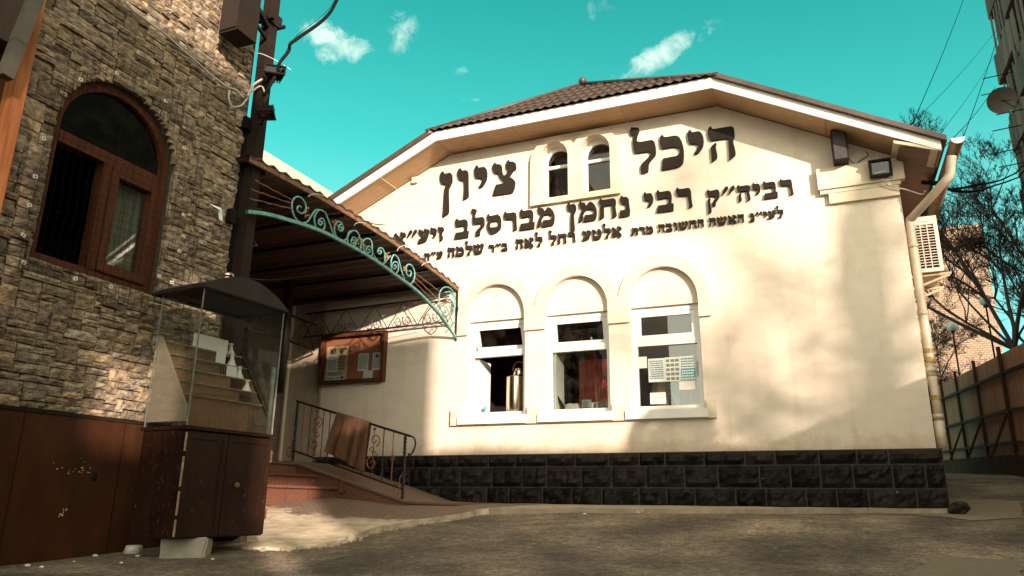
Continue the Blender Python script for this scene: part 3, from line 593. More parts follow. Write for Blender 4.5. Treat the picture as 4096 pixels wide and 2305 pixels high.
# lower lights: the first stands open, the others are glazed
os_ = MB(); ring_ = [(-4.865, -4.82)]
os_.box(-4.862, -4.815, 10.19, 10.62, 1.28, 2.09); os_.build('open_sash', M_white, hall)
for i in (1, 2):
    a, b = WIN[i]; gl = MB(); gl.box(a+.065, b-.065, 10.135, 10.141, 1.27, 2.10); gl.build('pane', M_pane, frames[i])
lt = MB(); lt.box(-3.59, -3.56, 10.145, 10.5, 1.28, 2.09); lt.build('open_sash', M_white, hall)
hs = MB(); hs.bar((-3.02,10.19,2.235),(-3.05,10.23,2.31),.02,.02); hs.build('vent_handle', M_white, hall)
# room behind
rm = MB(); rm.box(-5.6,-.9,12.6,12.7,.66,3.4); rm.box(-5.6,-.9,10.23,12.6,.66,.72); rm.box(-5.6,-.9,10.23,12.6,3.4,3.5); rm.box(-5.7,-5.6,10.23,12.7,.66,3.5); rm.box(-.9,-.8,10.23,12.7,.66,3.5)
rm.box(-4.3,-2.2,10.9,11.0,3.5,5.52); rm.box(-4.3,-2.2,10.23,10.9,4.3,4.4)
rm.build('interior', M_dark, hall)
tb = MB(); tb.box(-5.0,-1.4,10.2,10.75,1.17,1.21); tb.build('window_counter', surf('worn counter', (.2,.12,.07), (.12,.07,.04), 6, .5), hall)
# ------------------------------------------------------------------ roof
rf = MB()
HX, HY, HZ = -3.3, 10.90, 6.86      # hip point where the ridge starts
zE = 5.665
def hip_pt(x, t):                    # t 0 at the eave .. 1 at the ridge point
    xl = BRK_L-.12 + (HX-(BRK_L-.12))*t; xr = BRK_R+.10 + (HX-(BRK_R+.10))*t
    return min(max(x, xl), xr), EY-.05+(HY-EY+.05)*t, zE+(HZ-zE)*t
rows = 5; nxh = 250; vs = []; fs = []
lines = []
for r in range(rows):
    lines += [(r/rows+.0005, 1), ((r+.5)/rows, .5), ((r+1)/rows-.0005, 0)]
for t, stp in lines:
    for i in range(nxh+1):
        x = BRK_L-.12+(BRK_R-BRK_L+.22)*i/nxh
        x2, y, z = hip_pt(x, t); n_ = .014*math.cos(2*math.pi*x/.138+ (0)) + .030*stp
        vs.append((x2, y-n_*.65, z+n_*.75))
n1 = nxh+1
for j in range(len(lines)-1):
    for i in range(nxh):
        a = j*n1+i; fs.append((a, a+1, a+n1+1, a+n1))
rf.add(vs, fs, False)
th = .07
def slope(x0, z0, x1, z1, side):
    # long roof slope, from the gable back to the far end, with tile thickness
    y0 = EY-.06; pts = [(x0,y0,z0+.165),(x1,y0,z1+.165),(x1,21.6,z1+.165),(HX,21.6,HZ+.02),(HX,HY,HZ+.02)]
    top = pts; bot = [(p[0],p[1],p[2]-th) for p in pts]; n = len(pts)
    f = []
    for k in range(1, n-1): a, b, c = 0, k, k+1; f += [(a, b, c) if side > 0 else (a, c, b), (a+n, c+n, b+n) if side > 0 else (a+n, b+n, c+n)]
    for i in range(n): f.append((i, (i+1) % n, (i+1) % n+n, i+n))
    rf.add(top+bot, f)
slope(BRK_R+.08, 5.52+.02, 1.635, roof_under(1.575), 1); slope(BRK_L-.10, 5.52+.02, -8.05, roof_under(-7.99), -1)
rf.tube([(BRK_L-.15,EY-.06,zE+.025),(HX,HY-.02,HZ+.035)], .030, 8); rf.tube([(BRK_R+.09,EY-.05,zE+.02),(HX,HY-.02,HZ+.035)], .030, 8)
rf.tube([(HX,HY-.05,HZ+.03),(HX,21.6,HZ+.03)], .05, 8)
rf.ball((HX, HY-.06, HZ+.06), .07, 12, 8)
roof = rf.build('roof', M_tile, hall)
fa = MB(); fh = .165
for (xa, xb) in ((-7.98, BRK_L), (BRK_L, BRK_R), (BRK_R, 1.575)):
    za, zb = roof_under(xa), roof_under(xb)
    p = [(xa,EY,za),(xb,EY,zb),(xb,EY,zb+fh),(xa,EY,za+fh)]
    fa.add(p+[(q[0],q[1]+.03,q[2]) for q in p], [(0,1,2,3),(7,6,5,4),(1,0,4,5),(2,1,5,6),(3,2,6,7),(0,3,7,4)])
fa.build('fascia', M_fascia, roof)
sf = MB()
for (xa, xb) in ((-7.98, BRK_L), (BRK_L, BRK_R), (BRK_R, 1.575)):
    za, zb = roof_under(xa)+.012, roof_under(xb)+.012
    p = [(xa,EY+.03,za),(xb,EY+.03,zb),(xb,10.0,zb),(xa,10.0,za)]
    sf.add(p+[(q[0],q[1],q[2]+.02) for q in p], [(0,3,2,1),(4,5,6,7),(0,1,5,4),(2,3,7,6),(1,2,6,5),(3,0,4,7)])
for x in (-7.2,-6.35,-5.33,-4.05,-2.35,-1.03,.35):
    z = roof_under(x); sf.box(x-.012, x+.012, EY+.03, 10.0, z+.002, z+.02)
sf.build('soffit', M_soffit, roof)
# side eave boarding to the right of the wall and the little boxed return
se = MB(); zz = roof_under(1.56)
se.add([(XR,9.5,roof_under(XR)-.1),(1.56,9.5,zz),(1.56,21.5,zz),(XR,21.5,roof_under(XR)-.1)], [(0,1,2,3)])
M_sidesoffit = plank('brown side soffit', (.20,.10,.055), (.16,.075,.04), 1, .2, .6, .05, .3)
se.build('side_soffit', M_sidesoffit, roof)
bx = MB(); z1 = roof_under(1.12)
bx.add([(1.08,9.47,3.99+.30),(1.54,9.47,zz-.0),(1.54,9.47,zz+.05),(1.08,9.47,z1-.02),(1.08,9.99,3.99+.30),(1.54,9.99,zz),(1.54,9.99,zz+.05),(1.08,9.99,z1-.02)], [(0,1,2,3),(7,6,5,4),(1,0,4,5),(0,3,7,4)])
bx.build('boxed_eave_return', M_trim, roof)
# capital ledges at the right-hand corner
lg = MB(); lg.box(.18,1.20,9.90,9.999,3.985,4.28); lg.box(.30,1.12,9.94,9.999,3.79,3.93)
lg.box(.20,1.15,9.93,9.999,3.93,3.985); lg.build('corner_ledge', M_trim, hall)
# gutter and downpipe
gt = MB(); GXc = 1.73; GZ = 4.17
prof = [(math.cos(math.pi+math.pi*i/8)*.075, math.sin(math.pi+math.pi*i/8)*.075) for i in range(9)]
vs = []; ysg = [9.32, 21.4]
for y in ysg:
    for a, b in prof: vs.append((GXc+a, y, GZ+b))
    for a, b in reversed(prof): vs.append((GXc+a*.93, y, GZ+b*.93))
n = len(prof)*2
gt.add(vs, [(i, (i+1) % n, (i+1) % n+n, i+n) for i in range(n)])
gt.build('gutter', M_gutter, roof)
ge = MB(); ge.plate([[(GXc+a, GZ+b) for a, b in prof]], YF(9.315), .006); ge.build('gutter_end', M_white, roof)
dp = MB()
GP_ = [onY(3808,625,9.5), onY(3803,660,9.52), onY(3798,700,9.56), onY(3772,735,9.62), onY(3700,815,9.85), onY(3652,868,10.04), onY(3640,895,10.1)]
xw = GP_[-1].x
dp.tube(smooth_path(GP_+[Vector((xw,10.1,2.9)), Vector((xw,10.1,2.2)), Vector((xw,10.1,1.5))], 5), .052, 10)
dp.tube([(xw,10.1,1.52),(xw,10.1,.95)], .050, 10); dp.tube([(xw,10.1,.97),(xw,10.1,.66)], .058, 10)
for z in (3.12, 2.25, 1.55, 1.0): dp.tube([(xw,10.1,z),(xw,10.1,z+.05)], .06, 10)
dp.build('downpipe', M_pipe, hall)
st = MB(); random.seed(11)
M_tape = surf('yellow tape', (.55,.38,.05), (.1,.07,.02), 60, .5)
for z, h in ((1.78,.05),(1.66,.07),(1.22,.05),(.82,.04)):
    st = MB(); st.tube([(xw,10.1,z),(xw,10.1,z+h)], .0565, 10, caps=False); st.build('pipe_tape', M_tape, hall)
# ------------------------------------------------------------------ raised lettering
HGT = {'hykl':.565,'cyvN':.575,'rbyh"q':.262,'rby':.345,'nxmN':.345,'mbrslb':.348,'zye"a':.268,'ley"n':.133,'haSh':.133,'hxSvbh':.133,'mrt':.131,'alTe':.176,'rxl':.178,'lah':.178,'b"r':.139,'Slmh':.18,'e"h':.142,'br':.136}
for wd, x0, x1, zb in WORDS:
    h = HGT[wd]; ws = [max(p[0] for l in GLYPH[c] for p in l)*h for c in wd]
    gap = (x1-x0-sum(ws))/(len(wd)-1); x = x1; m = MB()
    for c, wc in zip(wd, ws):
        x -= wc
        loops = [[(x+p[0]*h, zb+p[1]*h) for p in l] for l in GLYPH[c]]
        groups = [loops] if c == 's' else [[l] for l in loops]
        for gl_ in groups: m.plate(gl_, YF(9.962), .03 if h > .2 else .024)
        x -= gap
    m.build('lettering', M_letter, hall)
# ------------------------------------------------------------------ things fixed to or standing in the hall
def lab(o, *a, **k): return tag(o, *a, **k)
sp = thing('loudspeaker', (.5, 9.85, 4.3), 'slim black loudspeaker standing on the cream ledge at the right corner', 'speaker')
m = MB(); m.box(.40,.58,9.72,9.96,4.285,4.72); m.build('cabinet', M_black, sp)
m = MB(); m.box(.415,.565,9.712,9.72,4.30,4.70)
m.build('grille', surf('scuffed grille', (.03,.022,.018), (.016,.012,.01), 40, .6, .4, 120, scratch=((.3,.26,.2), 25, .74)), sp)
fl = thing('floodlight', (1.0, 9.85, 4.05), 'square black floodlight on the front of the cream ledge at the right corner', 'floodlight')
m = MB(); ring(m, .80,1.06,4.02,4.255,9.80,.03,.05); m.box(.83,1.03,9.835,9.89,4.05,4.225); m.build('housing', M_black, fl)
m = MB(); m.box(.83,1.03,9.822,9.828,4.05,4.225); m.build('lens', M_darkpane, fl)
m = MB(); m.tube([(.85,9.83,4.075),(1.0,9.83,4.095)], .009, 8); m.build('lamp_tube', M_whitesill, fl)
ac = thing('air_conditioner', (1.4, 10.7, 2.9), 'off-white outdoor air conditioner with slotted end grille on the hall side wall', 'air conditioner')
AX0, AX1, AY, AZ0, AZ1 = 1.25, 1.575, 10.6, 2.93, 3.69
m = MB(); m.box(AX0+.02,AX1-.02,AY+.025,AY+.9,AZ0,AZ1); m.build('casing', M_acwhite, ac)
m = MB(); m.box(AX0+.03,AX1-.03,AY+.019,AY+.025,AZ0+.05,AZ1-.13); m.build('dark_coil', M_black, ac)
m = MB(); m.box(AX0,AX0+.045,AY,AY+.02,AZ0,AZ1); m.box(AX1-.045,AX1,AY,AY+.02,AZ0,AZ1); m.box(AX0+.045,AX1-.045,AY,AY+.02,AZ1-.11,AZ1); m.box(AX0+.045,AX1-.045,AY,AY+.02,AZ0,AZ0+.05)
for i in range(1, 3): x = AX0+.045+(AX1-AX0-.09)*i/3; m.box(x-.006,x+.006,AY+.001,AY+.02,AZ0+.05,AZ1-.11)
for i in range(1, 16): z = AZ0+.05+(AZ1-AZ0-.16)*i/16; m.box(AX0+.045,AX1-.045,AY-.002,AY+.0185,z-.0045,z+.0045)
m.build('end_grille', M_acwhite, ac)
m = MB(); m.box(AX0+.1,AX1-.09,AY-.012,AY,AZ1-.07,AZ1-.055); m.build('handle', M_acwhite, ac)
M_brk = surf('cream bracket', (.5,.37,.22), (.4,.28,.16), 9, .5)
for y in (10.68, 11.4):
    m = MB(); m.bar((1.13,y,AZ0-.03),(1.66,y,AZ0-.02),.03,.03); m.bar((1.13,y,AZ0-.22),(1.64,y,AZ0-.04),.03,.03); m.build('bracket', M_brk, ac)
# small box and hooks on the wall
m = MB(); x, _, z = onY(1662, 725); m.box(x-.04,x+.05,9.94,9.998,z-.05,z+.05)
lab(m.build('junction_box', M_trim, None, (x,10,z)), 'small cream junction box below the sloping eave left of the lettering', 'junction box')
# notice board
nb = thing('notice_board', (-6.95, 9.9, 2.2), 'glazed wooden notice board hung on the shaded cream wall under the canopy', 'notice board')
NX0, NX1, NZ0, NZ1 = -7.55, -6.34, 1.80, 2.605
m = MB(); ring(m, NX0, NX1, NZ0, NZ1, 9.89, .05, .105); m.build('frame', M_wood, nb)
m = MB(); m.box(NX0+.05,NX1-.05,9.97,9.985,NZ0+.05,NZ1-.05); m.build('backing', surf('red-brown cork', (.30,.115,.05), (.24,.09,.04), 30, .9), nb)
m = MB(); m.box(NX0+.05,NX1-.05,9.905,9.909,NZ0+.05,NZ1-.05); m.build('pane', glass('board glass', (.95,.95,.95), .0), nb)
def sheet_of(name, mat, x0, x1, z0, z1, parent, y=9.968, lines=0, seed=1, head=None, lab_=None, ink=M_ink, tilt=0):
    m = MB(); m.box(x0, x1, y-.001, y, z0, z1)
    o = m.build(name, mat, parent, label=lab_)
    if lines:
        random.seed(seed); t = MB(); w = x1-x0; h = z1-z0
        for i in range(lines):
            z = z1 - h*(.10+.82*i/lines); xx = x1-w*.1
            while xx > x0+w*.12:
                l = random.uniform(.02,.06)*w*3; t.box(max(x0+w*.08, xx-l), xx, y-.0022, y-.0012, z-h*.42/lines*.8, z); xx -= l+w*.03
        t.build('print', ink, o)
    return o
def NBp(px, py): p = onY(px, py, 9.968); return p.x, p.z
p = sheet_of('notice', M_poster, -7.47, -7.06, 1.855, 2.42, nb, lab_='tall ochre poster')
q = sheet_of('notice', M_paper2, -7.455, -7.25, 2.0, 2.28, nb, 9.966, 16, 3)
t = MB(); x = -7.08
for i, c in enumerate('rSvva'):
    wc = max(a[0] for l in GLYPH[c] for a in l)*.09; x -= wc
    for l in GLYPH[c]: t.plate([[(x+a[0]*.09, 2.30+a[1]*.09) for a in l]], YF(9.9655), .001)
    x -= .012
t.build('heading', M_ink, p)
t = MB(); random.seed(5)
for i in range(11):
    z = 2.27-i*.024; t.box(-7.235, -7.08-random.random()*.03, 9.9658, 9.9668, z-.012, z)
for i in range(4): t.box(-7.42+.01*i, -7.12-.02*i, 9.9658, 9.9668, 1.985-.02*i-.008, 1.985-.02*i)
t.build('print', M_ink, p)
s2 = sheet_of('notice', M_paper2, -7.46, -7.10, 1.865, 1.935, nb, 9.966)
t = MB(); t.lathe([(.028,0),(.028,.001)], (0,0,0), 14)
for i in range(len(t.v)): a = t.v[i]; t.v[i] = (-7.14+a[0], 9.9645-a[2], 1.9+a[1])
for i in range(9): t.box(-7.44+i*.017, -7.428+i*.017, 9.9645, 9.9655, 1.885, 1.905)
for i in range(5): t.box(-7.27+i*.018, -7.257+i*.018, 9.9645, 9.9655, 1.885, 1.91)
t.build('print', M_ink, s2)
q = sheet_of('notice', M_paper2, -6.855, -6.66, 1.985, 2.265, nb, 9.968, 13, 8)
q = sheet_of('notice', M_paper2, -6.585, -6.43, 1.985, 2.265, nb, 9.968, 12, 9)
t = MB(); t.plate([[(-6.52,2.19),(-6.505,2.175),(-6.49,2.19),(-6.48,2.225),(-6.505,2.24),(-6.53,2.225)]], YF(9.9655), .001); t.build('emblem', M_ink, q)
q = sheet_of('notice', M_paper2, -6.745, -6.565, 1.855, 1.985, nb, 9.967)
# ---- things standing inside the windows
u = thing('hot_water_urn', (-4.29, 10.42, 1.21), 'tall steel hot water urn standing inside the open left window', 'urn')
m = MB(); m.lathe([(.15,0),(.15,.02),(.155,.03),(.155,.60),(.15,.615),(.03,.625)], (-4.29,10.42,1.215), 28); m.build('body', M_chrome, u)
m = MB(); m.tube([(-4.39,10.30,1.27),(-4.43,10.27,1.27),(-4.43,10.27,1.22)], .012, 8); m.build('tap', M_chrome, u)
k = thing('kettle', (-4.26, 10.42, 1.84), 'small steel kettle with dark hoop handle on top of the urn', 'kettle')
m = MB(); m.lathe([(.085,0),(.09,.02),(.085,.09),(.06,.12),(.02,.135),(.018,.15),(.001,.155)], (-4.25,10.42,1.842), 20); m.build('body', M_chrome, k)
m = MB(); m.tube([(-4.25+.1*math.cos(a), 10.42, 1.93+.13*math.sin(a)) for a in [math.pi*i/12 for i in range(13)]], .012, 8); m.build('handle', surf('dark red handle', (.2,.05,.03), (.1,.03,.02), 9, .4), k)
c = thing('drink_carton', (-4.72, 10.25, 1.21), 'small white and teal drink carton on the sill of the open left window', 'carton')
m = MB(); m.box(-4.735,-4.665,10.22,10.28,1.212,1.37); m.add([(-4.735,10.22,1.37),(-4.665,10.22,1.37),(-4.665,10.28,1.37),(-4.735,10.28,1.37),(-4.735,10.25,1.40),(-4.665,10.25,1.40)], [(0,1,5,4),(2,3,4,5),(1,2,5),(3,0,4)]); m.build('box', M_paper, c)
m = MB(); m.box(-4.736,-4.70,10.218,10.222,1.25,1.37); m.build('print', M_tealink, c)
cb = thing('red_cupboard', (-3.15, 11.1, .75), 'red cupboard standing behind the glass of the middle window', 'cupboard')
M_red = surf('red lacquer', (.62,.07,.05), (.5,.05,.035), 5, .4)
m = MB(); m.box(-3.47,-2.85,10.95,11.4,.75,2.12); m.build('body', M_red, cb)
m = MB(); ring(m, -3.45,-3.18,1.3,2.08,10.935,.02,.014); ring(m, -3.15,-2.88,1.3,2.08,10.935,.02,.014); m.build('door', M_red, cb)
def book(name, label, x, z, w, h, d, lean, mat, y=10.3, inkm=None):
    e = thing(name, (x, y, z), label, name.replace('_', ' '))
    m = MB(); m.box(-w/2, w/2, 0, d, 0, h)
    for i in range(len(m.v)):
        a, b, c = m.v[i]; m.v[i] = (x+a+b*.3+c*lean*.2, y+b+c*lean, z+c)
    m.build('cover' if 'book' in name else 'sheet', mat, e)
    t = MB()
    for r in range(max(3, int(h/.022))):
        zz = h*.9-r*.022
        if zz < .02: break
        t.box(-w*.4, w*(.2+.2*((r*7) % 3)/3), -.0025, -.0012, zz-.008, zz)
    for i in range(len(t.v)):
        a, b, c = t.v[i]; t.v[i] = (x+a+b*.3+c*lean*.2, y+b+c*lean, z+c)
    t.build('print', inkm or M_ink, e); return e
book('book', 'grey book leaning by itself behind the middle window, its cover facing out', -3.16, 1.212, .13, .21, .02, .12, surf('grey cover', (.42,.43,.40), (.1,.11,.1), 18, .5), 10.27)
book('booklet', 'small orange-edged booklet at the right of the middle window sill', -2.95, 1.214, .11, .17, .008, .2, M_poster, 10.235)
book('printed_sheet', 'printed white sheet standing behind the booklet in the middle window', -2.96, 1.214, .26, .165, .004, .1, M_paper, 10.30)
bag = MB(); random.seed(4)
for bx_, by_, bw_, bh_ in ((-3.40,10.34,.15,.19),):
    bag.ball((bx_,by_,1.215+bh_*.42), .5, 16, 10, bw_*2, .16, bh_)
for i in range(len(bag.v)):
    x, y, z = bag.v[i]; n_ = noise.noise((x*14, y*14, z*14))*.03; bag.v[i] = (x+n_, y+n_, max(1.213, z+n_*.8))
lab(bag.build('plastic_bag', surf('white plastic bag', (.55,.53,.47), (.4,.38,.33), 14, .5, .5, 30), None, (-3.32,10.34,1.21)), 'crumpled white plastic bag on the middle window sill', 'bag')
um = MB(); um.tube([(-3.60,10.2,1.52),(-3.53,10.27,1.38),(-3.44,10.3,1.215)], [.02,.028,.02], 8)
lab(um.build('umbrella', M_black, None, (-3.5,10.3,1.21)), 'dark folded umbrella propped at the left of the middle window', 'umbrella')
# posters stuck behind the right window and the boxes behind them
y3 = 10.131
def stuck(label, mat, x0, x1, z0, z1, lines=0, seed=1, ink=M_ink, dy=0):
    e = thing('paper_notice', (x0, y3, z0), label, 'notice', 'papers stuck to the right window')
    sheet_of('sheet', mat, x0, x1, z0, z1, e, y3-dy, lines, seed, ink=ink); return e
stuck('wide white printed notice left of the joined pair on the right window pane', M_paper2, -2.21, -1.98, 1.60, 1.925, 9, 21)
e = stuck('narrow notice with small pictures in the middle of the right window pane', M_paper, -1.978, -1.78, 1.60, 1.93)
t = MB(); random.seed(9)
for i in range(3):
    for j in range(5): t.box(-1.965+i*.062, -1.918+i*.062+random.random()*.008, y3-.0024, y3-.0012, 1.615+j*.062, 1.655+j*.062)
t.build('picture', surf('printed picture', (.25,.3,.28), (.05,.06,.06), 60, .7), e)
e = stuck('white notice with a teal lower half on the right window pane', M_paper2, -1.778, -1.57, 1.60, 1.935, 8, 23)
t = MB(); t.box(-1.765,-1.575,y3-.0036,y3-.0026,1.605,1.765); t.build('teal_panel', M_tealink, e)
t = MB(); random.seed(2)
for r in range(4):
    x = -1.755
    while x < -1.60: l = random.uniform(.012,.03); t.box(x, x+l, y3-.0046, y3-.0037, 1.615+r*.036, 1.635+r*.036); x += l+.008
t.build('print', M_paper, e)
stuck('small blank white paper in the upper left corner of the right window pane', M_paper, -2.342, -2.225, 1.80, 1.96)
stuck('folded pale paper directly below the teal notice on the right window pane', M_paper, -1.80, -1.585, 1.475, 1.592)
stuck('narrow striped leaflet with a red top at the right edge of the right window pane', M_paper2, -1.565, -1.50, 1.64, 1.87, 9, 31)
stuck('creased white paper low down on the right window pane', M_paper, -2.20, -1.985, 1.30, 1.455)
cu = thing('curtain', (-1.9, 10.35, 1.3), 'teal curtain gathered behind the notices of the right window', 'curtain')
m = MB(); vs = []; fs = []
for j in range(12):
    for i in range(15):
        u_ = i/14; v_ = j/11; x = -1.99+.17*u_*(1-.55*math.sin(v_*math.pi*.5)*(1))+.10*v_; vs.append((x, 10.33+.012*math.sin(u_*30), 1.6-.32*v_))
for j in range(11):
    for i in range(14): a = j*15+i; fs.append((a, a+15, a+16, a+1))
m.add(vs, fs, True); m.build('cloth', surf('teal cloth', (.05,.55,.55), (.03,.38,.4), 14, .7), cu)
m = MB(); m.tube([(-2.02,10.33,1.605),(-1.76,10.33,1.61)], .008, 8); m.build('rail', M_steel_dark, cu)
sk = MB(); 
for i in range(9): 
    pass
sk.ball((-2.12,10.45,1.45), .5, 16, 12, .26, .2, .52)
for i in range(len(sk.v)):
    x, y, z = sk.v[i]; n_ = noise.noise((x*9, y*9, z*7))*.05; sk.v[i] = (x+n_, y, max(1.213, z+n_))
lab(sk.build('paper_sack', surf('brown paper', (.58,.40,.23), (.42,.28,.15), 9, .8, .5), None, (-2.12,10.45,1.21)), 'crumpled brown paper sack standing behind the right window', 'sack')

hg = MB(); vs = []; fs = []
for j in range(10):
    for i in range(13): vs.append((-1.90+.24*i/12+.03*(j/9)*math.sin(i*.8), 10.40+.02*math.sin(i*1.9), 1.60-.385*j/9))
for j in range(9):
    for i in range(12): a = j*13+i; fs.append((a, a+13, a+14, a+1))
n = len(vs); vs += [(x, y+.012, z) for x, y, z in vs]; fs += [(a+n, d+n, c+n, b+n) for a, b, c, d in fs]
hg.add(vs, fs, True); lab(hg.build('hanging_cloth', surf('tan cloth', (.5,.33,.18), (.3,.19,.1), 12, .9), None, (-1.8,10.4,1.6)), 'tan cloth hanging behind the lower right of the right window', 'cloth')
# ------------------------------------------------------------------ the stone-clad building on the left
SX = -5.3
sb = thing('stone_building', (SX, 4.2, -.45), 'building clad in split stone above brown panels, with an arched wooden window', 'building')
AY0, AY1, AZ0_, AZS, AZT = 3.46, 4.60, 1.70, 2.86, 3.41
random.seed(12)
hole = arch(AY0, AY1, AZ0_, AZS, AZT, 24)
m = MB(); m.plate([[(-8,-.6),(5.44,-.6),(5.44,8.2),(-8,8.2)], hole], XF(SX-.045), .3)
m.box(-11, SX-.345, 5.14, 5.44, -.6, 8.2); m.box(-11, SX-.05, -8, 5.44, 8.2, 8.35)
m.build('wall', M_mortar, sb)
# irregular split-stone cladding, each stone its own chipped face
def in_arch(y, z, g=.0):
    if not (AY0-g < y < AY1+g and z > AZ0_-g): return False
    if z < AZS: return True
    a = (y-(AY0+AY1)/2)/((AY1-AY0)/2+g); b = (z-AZS)/(AZT-AZS+g); return a*a+b*b < 1
cl = MB(); cy, cz = .034, .0265; Y0, Z0 = 2.5, .615; ny, nz_ = int((5.40-Y0)/cy), int((7.2-Z0)/cz)
occ = [[in_arch(Y0+(i+.5)*cy, Z0+(j+.5)*cz) for i in range(ny)] for j in range(nz_)]
def stone(i0, i1, j0, j1):
    y0, y1, z0, z1 = Y0+i0*cy+.002, Y0+i1*cy-.002, Z0+j0*cz+.002, Z0+j1*cz-.002
    d = random.uniform(.010,.034); ju = min(.012, (y1-y0)*.12); jv = min(.008, (z1-z0)*.18)
    q = [(y0,z0),(y1,z0),(y1,z1),(y0,z1)]; q = [(a+random.uniform(-.3,.6)*ju*(1 if a == y0 else -1), b+random.uniform(-.2,.6)*jv*(1 if b == z0 else -1)) for a, b in q]
    ym, zm = (y0+y1)/2, (z0+z1)/2
    base = [(SX-.044, a, b) for a, b in q]; rim = [(SX-.03+d*.55, a, b) for a, b in q]
    nu = max(2, int((y1-y0)/.035)); nv = max(2, int((z1-z0)/.03)); vs = []; sd_ = random.random()*90; tl = random.uniform(-.25,.25); tv = random.uniform(-.3,.3)
    for j in range(nv+1):
        for i in range(nu+1):
            u, v = i/nu, j/nv
            a = (q[0][0]*(1-u)+q[1][0]*u)*(1-v)+(q[3][0]*(1-u)+q[2][0]*u)*v; b = (q[0][1]*(1-u)+q[1][1]*u)*(1-v)+(q[3][1]*(1-u)+q[2][1]*u)*v
            edge = (i in (0, nu)) or (j in (0, nv))
            h = d + (0 if edge else .006) + .012*noise.noise((u*4+sd_, v*3, sd_)) + (u-.5)*tl*.03+(v-.5)*tv*.03
            if edge: h -= .004
            vs.append((SX-.03+max(.002, h), a, b))
    fs = []
    for j in range(nv):
        for i in range(nu): a = j*(nu+1)+i; fs.append((a, a+1, a+nu+2, a+nu+1))
    o = len(vs); per = [i for i in range(nu+1)] + [(j)*(nu+1)+nu for j in range(1, nv+1)] + [nv*(nu+1)+i for i in range(nu-1, -1, -1)] + [j*(nu+1) for j in range(nv-1, 0, -1)]
    n = len(per); vs += [(SX-.046, vs[p][1], vs[p][2]) for p in per]
    for k in range(n): fs.append((per[k], o+k, o+(k+1) % n, per[(k+1) % n]))
    cl.add(vs, fs, False)
for j in range(nz_):
    for i in range(ny):
        if occ[j][i]: continue
        big = random.random() < .13
        w = random.randint(4, 7) if big else random.choice((3,4,5,6,7,8,9)); h = random.randint(4, 6) if big else random.choice((2,2,2,3,3))
        w0 = 0
        while w0 < w and i+w0 < ny and not occ[j][i+w0]: w0 += 1
        nxt = 0
        while i+w0+nxt < ny and nxt < 3 and not occ[j][i+w0+nxt]: nxt += 1
        if 0 < nxt < 2: w0 += nxt
        h0 = 1
        while h0 < h and j+h0 < nz_ and not any(occ[j+h0][i:i+w0]): h0 += 1
        for jj in range(j, j+h0):
            for ii in range(i, i+w0): occ[jj][ii] = True
        stone(i, i+w0, j, j+h0)
# jamb stones lining the far side of the window opening
jm = 0
z = AZ0_
while z < AZS-.03:
    h = random.uniform(.05,.09); cl.box(SX-.2, SX-.01+random.uniform(-.01,.02), AY1+.004, AY1+.03, z, min(z+h-.004, AZS)); z += h
cl.build('stone_cladding', M_stone, sb)
m = MB(); m.box(SX-.045, SX+.012, 2.0, 5.42, -.6, .585); m.build('panel_cladding', M_panel, sb)
m = MB(); m.box(SX-.044, SX+.022, 2.0, 5.42, .587, .61)
m.build('panel_capping', M_steel_dark, sb)
for y in (3.62, 4.47):
    m = MB(); m.box(SX+.0125, SX+.0145, y, y+.006, -.6, .585); m.build('panel_seam', M_black, sb)
# scars on the panels
m = MB(); random.seed(8)
hole_p = onX(378, 1905, SX+.014); m.ball((SX+.014, hole_p.y, hole_p.z), .5, 10, 6, .015, .06, .075); m.build('broken_hole', M_black, sb)
m = MB(); cpt = onX(300, 1880, SX+.014)
for i in range(16): 
    a = random.gauss(0,.10); b = random.gauss(0,.035); s = random.uniform(.003,.009); m.ball((SX+.013, cpt.y+a, cpt.z+b), .5, 7, 5, .006, s*2.6, s*1.2)
cpt = onX(245, 2050, SX+.014)
for i in range(6): s = random.uniform(.004,.012); m.ball((SX+.013, cpt.y+random.gauss(0,.02), cpt.z+random.gauss(0,.02)), .5, 7, 5, .006, s*2, s*2)
m.build('chipped_plaster', surf('chipped filler', (.5,.36,.2), (.3,.2,.1), 30, .9), sb)
# window joinery
wx = SX-.15
aw = MB(); w_ = .075
aw.plate([arch(AY0, AY1, AZ0_, AZS, AZT, 24), arch(AY0+w_, AY1-w_, AZ0_+w_, AZS, AZT-w_, 24)], XF(wx+.06), .1)
af = aw.build('arched_window_frame', M_wood, sb)
m = MB(); m.box(wx-.035, wx+.072, AY0+w_, AY1-w_, 2.70, 2.80); m.build('transom', M_wood, af)
m = MB(); m.box(wx-.035, wx+.068, 3.96, 4.035, AZ0_+w_, 2.70); m.build('mullion', M_wood, af)
cs_ = MB(); y0, y1, z0, z1 = 4.037, AY1-w_-.002, AZ0_+w_+.002, 2.698
for a, b, c, d in ((y0,y0+.075,z0,z1),(y1-.075,y1,z0,z1),(y0+.075,y1-.075,z0,z0+.075),(y0+.075,y1-.075,z1-.075,z1)): cs_.box(wx-.01, wx+.082, a, b, c, d)
ca = cs_.build('casement', M_wood, af)
m = MB(); m.box(wx+.02, wx+.026, y0+.06, y1-.06, z0+.06, z1-.06); m.build('pane', M_pane, ca)
m = MB(); m.plate([arch(AY0+w_-.01, AY1-w_+.01, 2.79, AZS, AZT-w_+.01, 20)], XF(wx+.02), .006); m.build('pane', M_darkpane, af)
m = MB(); vs = []; fs = []
for j in range(2):
    for i in range(40): vs.append((wx-.06+.014*math.sin(i*1.05), y0-.02+.55*i/39, z0+j*.95))
for i in range(39): fs.append((i, i+1, 41+i, 40+i))
m.add(vs, fs, True); m.build('curtain', surf('grey green curtain', (.30,.29,.22), (.22,.21,.16), 5, .9, .3, 60), sb)
